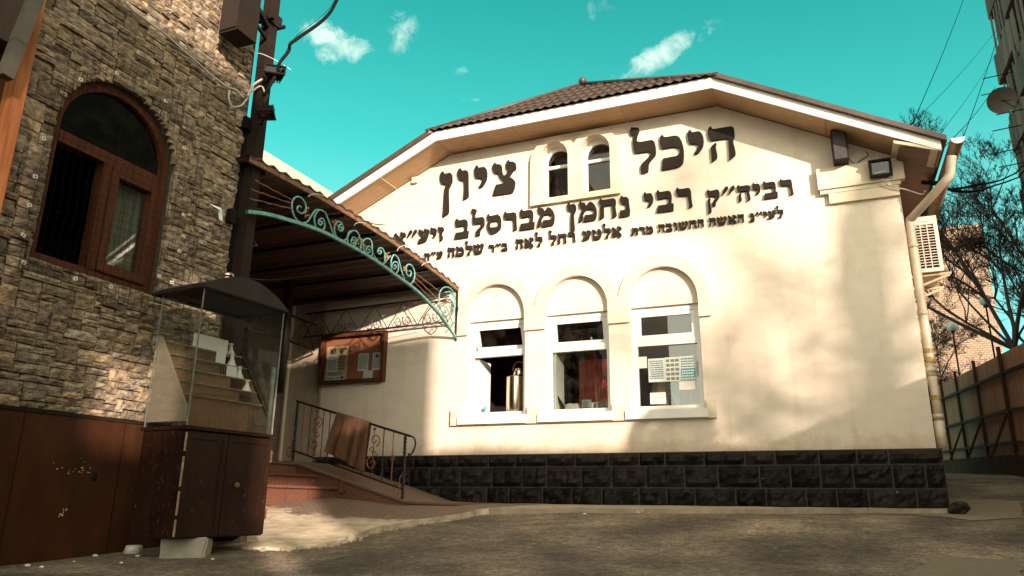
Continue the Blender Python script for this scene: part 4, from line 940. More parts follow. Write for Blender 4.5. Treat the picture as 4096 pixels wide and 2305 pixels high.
m = MB(); m.box(-7.2,SX-.35,2.9,5.0,1.2,1.25); m.box(-7.2,-7.1,2.9,5.0,1.2,3.8); m.box(-7.2,SX-.35,2.9,2.95,1.25,3.8); m.box(-7.2,SX-.35,4.95,5.0,1.25,3.8); m.box(-7.2,SX-.35,2.9,5.0,3.75,3.8)
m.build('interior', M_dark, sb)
# wire netting pinned over the window
net = thing('wire_net', (SX+.06, 4.05, 1.6), 'thin square wire netting pinned over the arched window of the stone building', 'netting')
m = MB(); random.seed(5); NY0, NY1, NZ0_, NZ1_ = 3.35, 4.92, 1.55, 3.62
def npt(y, z): return (SX+.055+.02*noise.noise((y*3, z*3, 2)), y+.02*noise.noise((y*2, z*2, 7)), z+.02*noise.noise((y*2.4, z*2, 11)))
def ntop(y):
    a = (y-4.08)/.83; return 2.7+.92*math.sqrt(max(0, 1-a*a)) if abs(a) < 1 else 2.7
i = 0
while NY0+i*.066 < NY1:
    y = NY0+i*.066; zt = ntop(y); n = int((zt-NZ0_)/.12)
    m.tube([npt(y, NZ0_+(zt-NZ0_)*k/n) for k in range(n+1)], .0016, 3, False); i += 1
i = 0
while NZ0_+i*.066 < NZ1_:
    z = NZ0_+i*.066; ys_ = [NY0+(NY1-NY0)*k/16 for k in range(17)]; ys_ = [y for y in ys_ if ntop(y) >= z]
    if len(ys_) > 1: m.tube([npt(y, z) for y in ys_], .0016, 3, False)
    i += 1
m.build('mesh', M_cable, net)
for px, py in ((325,318),(470,292),(665,403),(178,553),(144,705),(120,820),(96,940),(97,1050),(304,1115),(445,1147),(740,591),(738,945),(720,1005),(737,860),(690,1130),(640,1105)):
    p = onX(px, py, SX+.06); c = MB(); a = random.uniform(-.4,.4)
    for dy, dz in ((0,0),): c.box(SX+.045, SX+.056, p.y-.017, p.y+.017, p.z-.014, p.z+.014)
    for q in range(len(c.v)):
        x, y, z = c.v[q]; y -= p.y; z -= p.z; c.v[q] = (x, p.y+y*math.cos(a)-z*math.sin(a), p.z+y*math.sin(a)+z*math.cos(a))
    o = c.build('clip', M_paper, net)
    s = MB(); s.ball((SX+.058, p.y, p.z), .006, 6, 4); s.build('screw', M_iron, o)
# corner post with its bracket, lamps and speaker
post = thing('corner_post', (-5.24, 5.49, -.4), 'tall dark square steel post at the corner of the stone building', 'post')
m = MB(); m.box(-5.30,-5.18,5.44,5.56,-.35,8.2); m.build('shaft', M_steel_dark, post)
m = MB(); m.box(-5.33,-5.302,5.40,5.47,1.9,3.75); m.build('cable_trunking', M_black, post)
p = onX(1060, 60, -5.17)
m = MB(); m.box(-5.32,-5.10,5.38,5.43,p.z-.02,p.z+.01); m.box(-5.32,-5.10,5.57,5.60,p.z-.02,p.z+.01); m.box(-5.175,-5.16,5.38,5.60,p.z-.02,p.z+.12); m.build('clamp', M_steel_dark, post)
jb = MB(); p = onX(985, 460, -5.2); jb.box(-5.34,-5.25,5.33,5.40,p.z-.10,p.z+.03)
lab(jb.build('switch_box', M_black, None, (-5.3,5.36,p.z)), 'small black switch box where the cables meet the dark corner post', 'switch box')
jb = MB(); p = onX(942, 880, -5.28); jb.box(-5.285,-5.22,5.26,5.33,p.z-.07,p.z+.07)
lab(jb.build('door_sensor', M_black, None, (-5.25,5.3,p.z)), 'small black box on the stones beside the post just above the pavement stall', 'sensor box')
ls = thing('wall_speaker', (-5.05, 5.0, 4.4), 'long dark box loudspeaker hanging high on the stone wall by the post', 'speaker')
M_spk = surf('dark brown speaker', (.02,.014,.010), (.014,.010,.008), 6, .7, spec=.12)
A = onX(912, 118, -5.12); B = onX(958, 118, -4.93); 
m = MB(); m.box(-5.17,-4.93,4.76,5.02,4.40,5.4); m.build('cabinet', M_spk, ls)
m = MB(); m.box(-5.15,-4.95,4.748,4.76,4.43,5.38); m.build('grille', surf('speaker cloth', (.03,.023,.018), (.024,.018,.014), 60, .9, .3, 200, spec=.1), ls)
m = MB(); m.bar((-5.05,5.02,4.95),(-5.22,5.46,4.95),.05,.05); m.bar((-5.05,5.02,4.75),(-5.22,5.46,4.8),.03,.03); m.build('bracket', M_steel_dark, ls)
def lamp(label, px, py, x, ry, rz_, s, name='floodlight'):
    p = onX(px, py, x); e = thing(name, p, label, 'floodlight')
    mt = Matrix.Translation(p) @ Matrix.Rotation(rz_, 4, 'Z') @ Matrix.Rotation(ry, 4, 'X')
    def put(mb): mb.v = [tuple(mt @ Vector(v)) for v in mb.v]; return mb
    m = MB(); m.add([(-s,-.03,-s*.7),(s,-.03,-s*.7),(s,-.03,s*.7),(-s,-.03,s*.7),(-s*.62,.07,-s*.42),(s*.62,.07,-s*.42),(s*.62,.07,s*.42),(-s*.62,.07,s*.42)], [(0,1,2,3),(7,6,5,4),(1,0,4,5),(2,1,5,6),(3,2,6,7),(0,3,7,4)])
    for i in range(5): a = (-.5+i*.25)*s; m.box(a-.006, a+.006, .06, .10, -s*.4, s*.4)
    put(m).build('housing', M_black, e)
    m = MB(); ring(m, -s*1.04, s*1.04, -s*.74, s*.74, -.046, .014, .018); put(m).build('rim', M_steel_dark, e)
    m = MB(); m.box(-s, s, -.036, -.031, -s*.7, s*.7); put(m).build('lens', M_darkpane, e)
    m = MB(); m.tube([p+Vector((0,0,0)), Vector((-5.2,5.5,p.z-.02))], .011, 6); m.build('arm', M_black, e)
    return e
lamp('larger floodlight with finned back on the corner post beside the looping cables', 1100, 290, -4.98, R(-28), R(38), .105)
lamp('smaller floodlight pointing down from the corner post below the looping cables', 1068, 452, -4.98, R(62), R(20), .085)
def cable(name, label, pts, rad, mat, cat='cable'):
    m = MB(); P = smooth_path(pts, 6); m.tube(P, rad, 6); o = m.build(name, mat, None, P[0]); lab(o, label, cat); return o
OX = SX+.07
cable('cable', 'pale armoured cable sagging diagonally across the stone wall', [onX(a, b, OX) for a, b in ((480,-30),(520,30),(590,85),(670,145),(720,190),(790,250),(850,305),(905,345),(945,362))]+[onX(975,392,OX+.04)], .009, M_cable_w)
cable('cable', 'loop of pale cable hanging beside the corner post', [onX(a, b, OX+.05) for a, b in ((918,362),(915,395),(930,425),(962,424),(985,400),(1010,365),(1045,345))]+[onX(1060,375,-5.05)], .0085, M_cable_w)
cable('cable', 'short thick pale conduit curving from stone to post at the cable junction', [onX(a, b, OX+.07) for a, b in ((990,385),(1010,345),(1035,325),(1050,318))], .012, M_cable_w)
cable('overhead_cable', 'black overhead cable rising from the corner post into the sky', [onX(1056,382,-5.0),onX(1085,335,-4.98),onX(1108,290,-4.95),onX(1120,250,-4.9),onX(1155,205,-4.88),onX(1160,178,-4.85),onX(1185,158,-4.82),onX(1210,140,-4.8),onX(1275,95,-4.7),onX(1320,50,-4.6),onX(1352,-10,-4.5),onX(1385,-80,-4.4),onX(1500,-300,-4.2)], .019, M_cable)
cable('thin_wire', 'thin wire running alongside the black overhead cable', [onX(1120,262,-4.92),onX(1140,215,-4.9),onX(1165,172,-4.86),onX(1200,132,-4.83),onX(1290,62,-4.72),onX(1340,0,-4.6),onX(1380,-90,-4.45)], .003, M_cable)
cable('cable_tie', 'pale plastic tie sticking out across the corner post', [onX(1030,213,-5.15),onX(1050,217,-5.1),onX(1100,240,-5.0),onX(1165,280,-4.9)], .003, M_paper)
pt = MB(); q = [onX(a, b, SX+.045) for a, b in ((838,815),(880,832),(884,848),(848,830))]; pt.add([tuple(v+Vector((.01*i,0,0))) for i, v in enumerate(q)], [(0,3,2,1)])
q = [onX(a, b, SX+.05) for a, b in ((874,838),(888,843),(890,886),(876,876))]; pt.add([tuple(v) for v in q], [(0,3,2,1)])
for v in list(pt.v): pass
n = len(pt.v); pt.add([(x-.002, y, z) for x, y, z in pt.v[:n]], [(0,1,2,3),(4,5,6,7)])
lab(pt.build('torn_paper', surf('torn white paper', (.8,.85,.82), (.7,.75,.72), 9, .7), None, (SX,5.1,2.7)), 'torn strip of white paper left on the stone wall', 'paper')
# timber porch at the far left edge
tp = thing('timber_porch', (-5.0, 2.9, -.45), 'orange-brown timber porch frame at the left edge of the stone wall', 'porch')
A = onX(128, 300, -5.12); B = onX(-40, 900, -5.12)
m = MB(); m.box(-5.26,-5.06,2.945,3.035,-.5,6.5); m.build('post', surf('orange timber', (.42,.16,.055), (.24,.08,.028), 5, .6, .4, 20, stretch=(5,5,.5), bdist=.008, spec=.2), tp)
m = MB(); m.box(-5.25,-5.17,2.2,2.945,-.5,6.5); m.build('board', M_wood, tp)
m = MB(); m.box(-5.29,-5.20,3.036,3.12,.61,6.5); m.build('shadow_batten', M_steel_dark, tp)
m = MB(); c1 = onX(150,-30,-4.95); c2 = onX(70,170,-4.95); c3 = onX(35,230,-4.95); c4 = onX(20,310,-4.95)
M_zinc = surf('weathered zinc', (.115,.10,.075), (.075,.065,.05), 9, .6)
m.bar(c1, c2, .085, .085); m.bar(c2-(c2-c1)*.03, c4, .078, .078); m.build('downpipe', M_zinc, tp)
m = MB(); m.box(-5.16,-4.98,2.3,2.9,3.02,6.4); m.build('fascia_board', surf('dark timber', (.05,.025,.014), (.03,.015,.009), 5, .6, stretch=(4,4,.5)), tp)
# ------------------------------------------------------------------ arched canopy over the side entrance
CXf = -5.12
cn = thing('entrance_canopy', (CXf, 7.7, 2.4), 'arched tiled canopy with a verdigris scrollwork front between post and hall', 'canopy')
tp_ = [(5.30,3.335),(5.7,3.355),(6.5,3.38),(7.4,3.38),(8.3,3.355),(9.0,3.315),(9.6,3.265),(10.05,3.215)]
P = smooth_path([(0,a,b) for a, b in tp_], 14)
vs = []; fs = []; xs_ = [CXf+.02, CXf-.5, CXf-1.1, CXf-1.7, CXf-2.3, CXf-3.0, CXf-3.6, CXf-4.1]
n = len(P)
for x in xs_:
    for i, p in enumerate(P): vs.append((x, p.y, p.z+.017*math.sin(p.y*2*math.pi/.2)))
k = len(vs)
for x in xs_:
    for i, p in enumerate(P): vs.append((x, p.y, p.z+.017*math.sin(p.y*2*math.pi/.2)-.022))
for j in range(len(xs_)-1):
    for i in range(n-1):
        a = j*n+i; fs.append((a, a+n, a+n+1, a+1)); fs.append((k+a, k+a+1, k+a+n+1, k+a+n))
for i in range(n-1): fs.append((i, i+1, k+i+1, k+i))
m = MB(); m.add(vs, fs, True); m.build('roof_sheet', surf('brown tile sheet', (.075,.034,.018), (.04,.019,.011), 9, .55, .3, 40), cn)
m = MB()
for i in range(n-1):
    a, b = P[i], P[i+1]; m.add([(CXf+.012,a.y,a.z-.075),(CXf+.012,b.y,b.z-.075),(CXf+.012,b.y,b.z-.02),(CXf+.012,a.y,a.z-.02),(CXf-.02,a.y,a.z-.075),(CXf-.02,b.y,b.z-.075)], [(0,1,2,3),(0,4,5,1)])
m.build('edge_trim', surf('worn brown trim', (.23,.125,.06), (.07,.04,.022), 14, .5, .3, stretch=(1,1,1)), cn)
m = MB()
for y, z in [(5.6,3.29),(6.3,3.32),(7.0,3.335),(7.7,3.325),(8.4,3.30),(9.1,3.26),(9.75,3.2)]: m.box(CXf-4.05, CXf-.02, y-.02, y+.02, z-.045, z)
m.build('purlin', M_iron, cn)
def T(px, py): p = onX(900+px/1.933, 650+py/1.933, CXf); return Vector((CXf, p.y, p.z))
arcp = [T(170,380),T(330,402),T(470,440),T(600,480),T(750,535),T(900,610),T(1050,690),T(1200,785),T(1330,880),T(1460,975),T(1580,1090),T(1690,1215),T(1780,1355)]
arcp[-1].y = 9.985
ab = MB(); S = smooth_path(arcp, 6)
for a, b in zip(S, S[1:]): pass
def ribbon(mb, S, w, h):
    vs = []; n = len(S)
    for i, p in enumerate(S):
        d = (S[min(i+1,n-1)]-S[max(i-1,0)]).normalized(); up = Vector((1,0,0)).cross(d).normalized()
        if up.z < 0: up = -up
        for a, b in ((-1,-1),(1,-1),(1,1),(-1,1)): vs.append(p+Vector((a*w/2,0,0))+up*(b*h/2))
    fs = []
    for i in range(n-1):
        for k in range(4): a = i*4+k; b = i*4+(k+1) % 4; fs.append((b, a, a+4, b+4))
    mb.add(vs, fs)
ribbon(ab, S, .035, .036); ab.build('front_arch', M_teal, cn)
def spiral(c, r, a0, turns, sgn, exit_pts=(), rmin=.25):
    pts = []
    for i in range(int(26*turns)+1):
        t = i/(26*turns); rr = r*(rmin+(1-rmin)*t**1.0); a = a0+sgn*2*math.pi*turns*(t-1)
        pts.append(Vector((CXf, c.y+rr*math.cos(a), c.z+rr*math.sin(a))))
    return pts+[Vector(p) for p in exit_pts]
def arc_z(y):
    for a, b in zip(S, S[1:]):
        if a.y <= y <= b.y: return a.z+(b.z-a.z)*(y-a.y)/(b.y-a.y)
    return S[-1].z
SCROLLS = [[(590,350),(575,338),(558,350),(562,378),(590,395),(620,380),(625,335),(600,285),(560,265),(525,290),(517,345),(530,405),(560,450),(600,470),(640,455),(670,410),(700,370),(740,370),(775,390),(792,430),(815,490),(835,550),(858,588)],
 [(735,462),(745,455),(750,470),(735,485),(722,470),(730,440),(755,435),(770,470),(765,515),(735,528),(705,505),(690,450),(700,400),(725,370)],
 [(885,510),(895,500),(903,515),(890,530),(875,515),(885,485),(905,478),(914,510),(900,535)],
 [(905,470),(875,458),(850,485),(845,520),(855,560),(868,590),(900,610),(940,590),(955,545),(975,530),(1010,530),(1035,560),(1045,600)],
 [(985,605),(997,600),(1002,618),(985,630),(975,608),(990,580),(1012,590),(1010,630),(985,655),(955,640),(947,595),(960,550),(985,530)],
 [(1058,592),(1050,640),(1045,692)],
 [(1103,680),(1115,672),(1120,690),(1105,700),(1090,680),(1105,650),(1130,660),(1140,700),(1125,725),(1085,700),(1065,640),(1075,600),(1110,590),(1135,620),(1140,690),(1160,735),(1200,778),(1230,780),(1258,745),(1280,722)],
 [(1192,690),(1203,682),(1208,698),(1193,710),(1180,690),(1195,662),(1222,672),(1235,715),(1235,775)],
 [(1306,800),(1318,795),(1322,812),(1305,825),(1290,800),(1308,770),(1335,780),(1340,830),(1320,860),(1290,840),(1283,790),(1290,740),(1310,715),(1340,745),(1355,800),(1375,870),(1395,920),(1430,940),(1460,910),(1466,850),(1445,800),(1415,790),(1400,815),(1405,865),(1430,880),(1440,850),(1425,838)]]
for q in SCROLLS:
    m = MB(); m.tube(smooth_path([T(*p) for p in q], 4), .0105, 6); m.build('scroll', M_teal, cn)
for a, b in ((632,400),(850,460),(1030,605),(1075,650),(1250,735),(1395,835)):
    c = T(a, b); m = MB(); random.seed(a)
    for kk in range(11):
        o = Vector((random.gauss(0,.012), random.gauss(0,.02), random.gauss(0,.035)))
        d1 = Vector((random.gauss(0,1),random.gauss(0,1),random.gauss(0,1))).normalized()*.022; d2 = d1.orthogonal().normalized()*.012
        m.add([c+o+d1, c+o+d2, c+o-d1, c+o-d2], [(0,1,2,3)])
    m.build('dry_leaf_ornament', M_leaf, cn)
# twisted bars and the round end ornament against the hall wall
for (p, q) in (((235,140),(515,290)),((205,210),(520,320)),((190,280),(520,360)),((1465,850),(1660,1000)),((1465,885),(1650,1060)),((1460,920),(1630,1090))):
    a, b = T(*p), T(*q); m = MB(); m.tube([a.lerp(b, i/10)+Vector((0,.004*math.sin(i*2.1),.004*math.cos(i*2.1))) for i in range(11)], .006, 5); m.build('twisted_bar', M_rust, cn)
m = MB()
def TE(p):
    v = T(*p); v.y = min(v.y, 9.97); return v
for q in (((1690,1195),(1665,1120),(1655,1050),(1668,990),(1708,963),(1752,985),(1776,1040),(1780,1110),(1762,1175)),
          ((1700,1160),(1690,1150),(1682,1168),(1690,1190),(1708,1185),(1712,1155),(1695,1135)),
          ((1720,1035),(1750,1020),(1773,1050),(1773,1110),(1755,1132),(1737,1115),(1740,1090),(1754,1096)),
          ((1688,1110),(1712,1120),(1730,1160),(1752,1215),(1765,1255)), ((1700,1005),(1735,1000),(1765,1020)), ((1745,1255),(1765,1245),(1778,1225))):
    m.tube(smooth_path([TE(p) for p in q], 5), .0095, 6)
m.build('end_ornament', M_teal, cn)
m = MB(); m.bar((CXf,9.985,2.36),(CXf,9.985,3.2),.03,.02); m.build('wall_bar', M_iron, cn)
# inner trusses, seen dark under the roof
def lattice(p0, p1, h0, h1, nseg, mb):
    p0, p1 = Vector(p0), Vector(p1)
    for i in range(nseg+1):
        a = p0.lerp(p1, i/nseg); sag = math.sin(math.pi*i/nseg)*h1
        b = a-Vector((0,0,h0-sag*.0))
        if i < nseg:
            c = p0.lerp(p1, (i+1)/nseg); d = c-Vector((0,0,h0))
            mid = (a+c)/2; mb.tube([b, mid, d], .008, 4)
            dv = (c-a).normalized()
            for sg in (1,-1):
                cc = (b+d)/2+dv*(.085*sg)+Vector((0,0,.10)); mb.tube([cc+dv*(-math.cos(t)*(.085-.009*t)*sg)+Vector((0,0,-math.sin(t)*(.095-.010*t))) for t in [q*.45-.6 for q in range(19)]], .006, 4)
    mb.tube([p0, p1], .016, 4); mb.tube([p0-Vector((0,0,h0)), p1-Vector((0,0,h0))], .016, 4)
m = MB(); lattice((CXf-2.6,5.62,2.95),(CXf-2.6,9.95,2.80),.42,0,7,m); m.build('rear_truss', M_iron, cn)
m = MB(); lattice((CXf-2.8,9.90,3.0),(CXf-.1,9.90,3.05),.40,0,5,m); m.build('wall_truss', M_iron, cn)
m = MB(); lattice((CXf-2.8,5.66,2.6),(CXf-.1,5.66,2.9),.40,0,4,m); m.build('wall_truss', M_iron, cn)
m = MB(); m.tube([(-6.98,8.15,.48),(-6.98,8.15,1.75)], .03, 10); m.build('column', surf('pale teal column', (.33,.42,.38), (.22,.3,.28), 9, .5), cn)
m = MB(); m.tube([(-7.35,8.75,1.5),(-7.35,8.75,3.2)], .07, 12); m.build('dark_column', M_iron, cn)
cable('hanging_cable', 'thin cable sagging beneath the entrance canopy roof', [T(150,740)+Vector((-1,0,0)),T(400,785)+Vector((-1,0,0)),T(620,790)+Vector((-1,0,0)),T(760,830)+Vector((-1,0,0)),T(930,840)+Vector((-1,0,0)),T(1150,810)+Vector((-.6,0,0))], .005, M_iron)
wi = [onY(900+a/1.933, 650+b/1.933, 9.4) for a, b in ((985,430),(1080,455),(1150,475),(1235,485))]
cable('bent_wire', 'black bent wire sticking out above the canopy towards the lettering', wi, .008, M_iron)
for i, (pts, lb) in enumerate(((((640,268),(680,245),(740,250),(780,266)), 'pale tie end at the upper part of the canopy edge'), (((1000,490),(1015,470),(1060,465),(1090,470)), 'pale tie end at the middle of the canopy edge'), (((1330,685),(1345,660),(1390,640),(1448,635)), 'pale tie end just below the last short word of the middle lettering line'), (((1520,800),(1545,780),(1590,775),(1630,782)), 'pale tie end near the lower part of the canopy edge'))):
    m = MB(); m.tube(smooth_path([onX(900+a/1.933, 650+b/1.933, CXf+.1) for a, b in pts], 4), .0035, 4); lab(m.build('cable_tie', M_paper, None, onX(900+pts[0][0]/1.933, 650+pts[0][1]/1.933, CXf+.1)), lb, 'cable tie')
# ------------------------------------------------------------------ passage behind the canopy
pw = thing('passage_building', (-8.5, 10, 0), 'dark side wing with pale cladding seen behind the entrance canopy', 'building')
m = MB(); m.box(-13,-7.552,10.06,10.3,-.2,5.0); m.build('front_wall', M_panelwall, pw)
m = MB(); m.box(-13.1,-9.25,5.45,10.05,-.2,4.2); m.build('end_wall', M_brownwall, pw)
m = MB(); m.box(-14,-8.45,8.6,13,5.53,5.74); m.build('fascia', M_trim, pw)
m = MB(); m.box(-14,-8.5,8.7,20,5.0,5.53); m.build('eave', M_tile, pw)
m = MB(); m.box(-8.3,-8.27,10.0,10.06,.5,3.6); m.box(-7.62,-7.553,10.03,10.059,.5,3.6); m.build('corner_trim', M_trim, pw)
# ------------------------------------------------------------------ steps, ramp and railing
RY = 8.60
en = thing('entrance_steps', (-6.5, 8, 0), 'red granite steps with a side ramp up to the shaded entrance', 'steps')
for k, (x1, zt, zb) in enumerate(((-6.12,.165,-.2),(-6.47,.325,.165),(-6.82,.49,.325))):
    m = MB(); m.box(-9.24, x1, 5.9+k*.02, RY-.002, zb+.0 if k else -.3, zt-.03); m.build('step', M_granite, en)
    m = MB(); m.box(-9.24, x1+.03, 5.88+k*.02, RY-.003, zt-.03, zt); m.build('tread', M_granite, en)
for zj, xx in ((0,-6.12),(1,-6.47)):
    pass
m = MB(); z0_ = -.06
m.plate([[(-9.24,-.25),(-4.35,-.25),(-4.35,-.045),(-5.05,-.03),(-6.88,.485),(-9.24,.485)][::1]], YF(RY), 1.345); m.build('ramp', M_granite, en)
m = MB(); m.plate([[(-4.33,-.046),(-4.33,-.02),(-5.05,.0),(-6.88,.515),(-9.24,.515),(-9.24,.486),(-6.885,.486),(-5.05,-.029)]], YF(RY-.02), 1.36); m.build('ramp_surface', surf('grit ramp', (.17,.11,.07), (.10,.062,.04), 50, .85, .3, 120), en)
rl = thing('ramp_railing', (-6, RY+.03, .2), 'wrought iron handrail with twisted posts and scroll panels along the ramp', 'railing')
ry = RY+.03
def slope_z(x, off): return .50-(x+6.9)*.2875 + off
def twist(mb, a, b, r, turns, n=40):
    a, b = Vector(a), Vector(b)
    for ph in (0, math.pi): mb.tube([a.lerp(b, i/n)+Vector((math.cos(i/n*turns*6.283+ph)*r*.55, math.sin(i/n*turns*6.283+ph)*r*.55, 0)) for i in range(n+1)], r*.62, 5)
m = MB(); twist(m, (-6.9,ry,.50), (-6.9,ry,1.33), .022, 9); m.build('post', M_iron, rl)
m = MB(); twist(m, (-5.12,ry,.0), (-5.12,ry,.82), .022, 9); m.build('post', M_iron, rl)
m = MB(); hr = [(-6.92,ry,1.345),(-5.12,ry,.835)]; m.bar(hr[0], (-5.05,ry,.815), .035, .03)
m.tube(smooth_path([(-5.06,ry,.82),(-4.99,ry,.79),(-4.965,ry,.71),(-5.0,ry,.61),(-5.05,ry,.57),(-5.06,ry,.60)], 5), .012, 6); m.build('handrail', M_iron, rl)
m = MB(); m.bar((-6.9,ry,.655),(-5.12,ry,.145),.022,.022); m.build('bottom_rail', M_iron, rl)
def zr(x, t): lo = .655-(x+6.9)*.2865; hi = 1.335-(x+6.9)*.2865; return lo+(hi-lo)*t
bars = [(-6.77,1),(-6.66,0),(-6.44,0),(-6.33,0),(-6.16,0),(-6.05,0),(-5.90,0),(-5.76,0),(-5.45,0),(-5.30,1)]
for x, orn in bars:
    m = MB(); twist(m, (x,ry,zr(x,0)), (x,ry,zr(x,1)), .0085, 16, 44)
    if orn:
        for q in range(4): m.tube([(x+.026*math.sin(math.pi*i/8)*math.cos(q*1.571+.4), ry+.026*math.sin(math.pi*i/8)*math.sin(q*1.571+.4), zr(x,.5)-.05+.1*i/8) for i in range(9)], .0045, 4)
    m.build('baluster', M_rust if orn else M_iron, rl)
for x in (-6.55, -5.60):
    m = MB(); zc_ = zr(x,.5)
    m.tube([(x,ry,zr(x,.03)),(x,ry,zr(x,.97))], .007, 5)
    for sg, up in ((1,1),(-1,-1)):
        c1_ = Vector((x+sg*.015, ry, zc_+up*.15)); c2_ = Vector((x-sg*.02, ry, zc_+up*.02))
        m.tube([Vector((c1_.x+sg*math.cos(a*up)*(.075-.0085*a), ry, c1_.z+math.sin(a)*(.075-.0085*a)*up)) for a in [i*.3-1.2 for i in range(26)]], .0085, 5)
        m.tube([Vector((c2_.x-sg*math.cos(a)*(.045-.005*a), ry, c2_.z-up*.0+math.sin(a)*(.045-.005*a)*up)) for a in [i*.3 for i in range(24)]], .0075, 5)
    for zz in (.06,.94): m.ball((x,ry,zr(x,zz)), .022, 8, 6)
    m.build('scroll_panel', M_rust, rl)
for x, zb in ((-6.97,.55),(-5.2,.06)):
    m = MB(); m.tube([Vector((x+.045*math.cos(a)*(1-.04*a), ry-.01, zb+.09+.07*math.sin(a))) for a in [i*.4 for i in range(17)]]+[Vector((x+.03,ry-.01,zb+.22)), Vector((x+.07,ry-.01,zb+.28))], .008, 5); m.build('foot_scroll', M_rust, rl)
m = MB(); m.tube(smooth_path([(-5.98,ry-.06,.36),(-6.0,ry-.07,.28),(-6.03,ry-.06,.14),(-6.0,ry-.06,.10),(-5.97,ry-.06,.14)], 5), .008, 5); m.ball((-5.97,ry-.06,.36), .024, 8, 6); m.build('foot_scroll', M_rust, rl)
# towel over the handrail
tw = MB(); nu, nv = 22, 26; vs = []
def hz(x): return 1.345-(x+6.92)*.2835+.02
for sgn, ln in ((-1,.53),(1,.66)):
    for j in range(nv+1):
        for i in range(nu+1):
            x = -6.205+.53*i/nu; s = j/nv; flare = s*.5
            yy = ry+sgn*(.03+(.022*math.sin(i*.95+s*1.2+.8*math.sin(i*.37))+.012*math.sin(i*2.1+1))*min(1,s*2.2)+.01*noise.noise((x*14,s*5,sgn)))
            if sgn < 0: yy -= .03*s
            xx = x+(s*.0) - (.05*s if sgn > 0 else .12*s*(1-i/nu)+.03*s*(i/nu)+.012*s*math.sin(i*.5)); z = hz(x)-s*ln-(.12*(i/nu)*s if sgn < 0 else 0)
            if s == 0: yy = ry+sgn*.02; z = hz(x)+.004
            vs.append((xx, yy, z))
n1 = (nu+1)*(nv+1); fs = []
for o in (0, n1):
    for j in range(nv):
        for i in range(nu): a = o+j*(nu+1)+i; fs.append((a, a+nu+1, a+nu+2, a+1))
for i in range(nu): fs.append((i, i+1, n1+i+1, n1+i))
tw.add(vs, fs, True)
lab(tw.build('towel', M_towel, None, (-6.04,ry,.9)), 'brown towel hung over the ramp handrail', 'towel')
# ------------------------------------------------------------------ display stall in front of the stone wall
ct = thing('food_stall', (-4.69, 4.78, -.43), 'old street display stall with dark cabinet base, glass case and black curved hood', 'stall')
BX0, BX1, BY0, BY1, BZ0, BZ1 = -4.93, -4.44, 4.30, 5.17, -.285, .50
m = MB(); m.box(BX0, BX1-.022, BY0, BY1, BZ0, BZ1); m.build('cabinet', M_cab, ct)
m = MB(); m.box(BX0-.015, BX1+.012, BY0-.015, BY1+.02, BZ1+.002, BZ1+.028); m.build('cabinet_top', M_cab, ct)
def turn(o):      # the stall stands turned a little away from the wall
    pv = Vector((BX1, BY0, 0)); rt = Matrix.Rotation(R(-5), 3, 'Z'); o.location = pv+rt@(Vector(o.location)-pv); o.rotation_euler.z = R(-5); return o
def door(y0, y1):
    m = MB(); x0 = BX1-.020
    m.box(x0, BX1-.008, y0, y1, BZ0+.01, BZ1-.012)
    for a, b, c, d in ((y0,y0+.045,BZ0+.01,BZ1-.012),(y1-.045,y1,BZ0+.01,BZ1-.012),(y0+.045,y1-.045,BZ0+.01,BZ0+.06),(y0+.045,y1-.045,BZ1-.062,BZ1-.012)): m.box(BX1-.0075, BX1, a, b, c, d)
    return m.build('cabinet_door', M_cabdoor, ct)
d1 = door(BY0+.012, 4.70); d2 = door(4.708, BY1-.004)
m = MB(); p = onX(930, 1940, BX1+.002); m.tube([(BX1-.002,p.y,p.z),(BX1+.012,p.y,p.z)], .02, 12); m.tube([(BX1+.010,p.y,p.z),(BX1+.016,p.y,p.z)], .009, 8); m.build('lock', surf('dull brass', (.3,.2,.1), (.15,.1,.05), 20, .4, metal=.7), d2)
m = MB()
for z0, z1 in ((.34,.48),(.08,.30),(-.12,.05),(-.27,-.15)): m.box(BX1-.006, BX1+.004, BY0-.004, BY0+.008, z0, z1)
m.build('corner_edging', surf('scuffed aluminium', (.5,.38,.24), (.2,.13,.08), 30, .45, metal=.3), ct)
m = MB()
for z in (.30,-.16): m.box(BX1-.02, BX1+.004, BY1+.001, BY1+.012, z, z+.09)
m.build('hinge', M_rust, ct)
m = MB(); m.add([(BX0+.08,4.40,BZ0),(BX1-.16,4.40,BZ0),(BX1-.16,5.10,BZ0),(BX0+.08,5.10,BZ0),(BX0+.14,4.46,BZ0-.045),(BX1-.2,4.46,BZ0-.045),(BX1-.2,5.04,BZ0-.045),(BX0+.14,5.04,BZ0-.045)], [(4,7,6,5),(0,1,5,4),(1,2,6,5),(2,3,7,6),(3,0,4,7)]); m.build('base_frame', M_black, ct)
GZ0, GZ1 = BZ1+.029, 1.60
m = MB(); m.box(BX1-.012, BX1-.006, BY0+.004, BY1, GZ0, GZ1); m.build('front_glass', M_glasscase, ct)
m = MB(); m.box(BX0+.0, BX1-.014, BY0+.002, BY0+.007, GZ0, GZ1); m.build('side_glass', M_glasscase, ct)
m = MB(); m.box(BX0+.0, BX1-.014, BY1-.007, BY1-.002, GZ0, GZ1); m.build('side_glass', M_glasscase, ct)
M_edge = surf('glass edge strip', (.20,.22,.19), (.1,.1,.08), 20, .3)
for y in (BY0+.0, BY1-.004):
    m = MB(); m.box(BX1-.014, BX1-.003, y-.003, y+.004, GZ0, GZ1); m.build('glass_edge', M_edge, ct)
m = MB(); m.box(BX0-.006, BX0+.003, BY0, BY0+.006, GZ0, GZ1); m.build('glass_edge', M_edge, ct)
poly = [(lambda p: (p.x, p.z))(onY(500+a/2.0714, 1080+b/2.0714, BY0+.02)) for a, b in ((78,1262),(505,1250),(508,1118),(276,538),(182,546))]
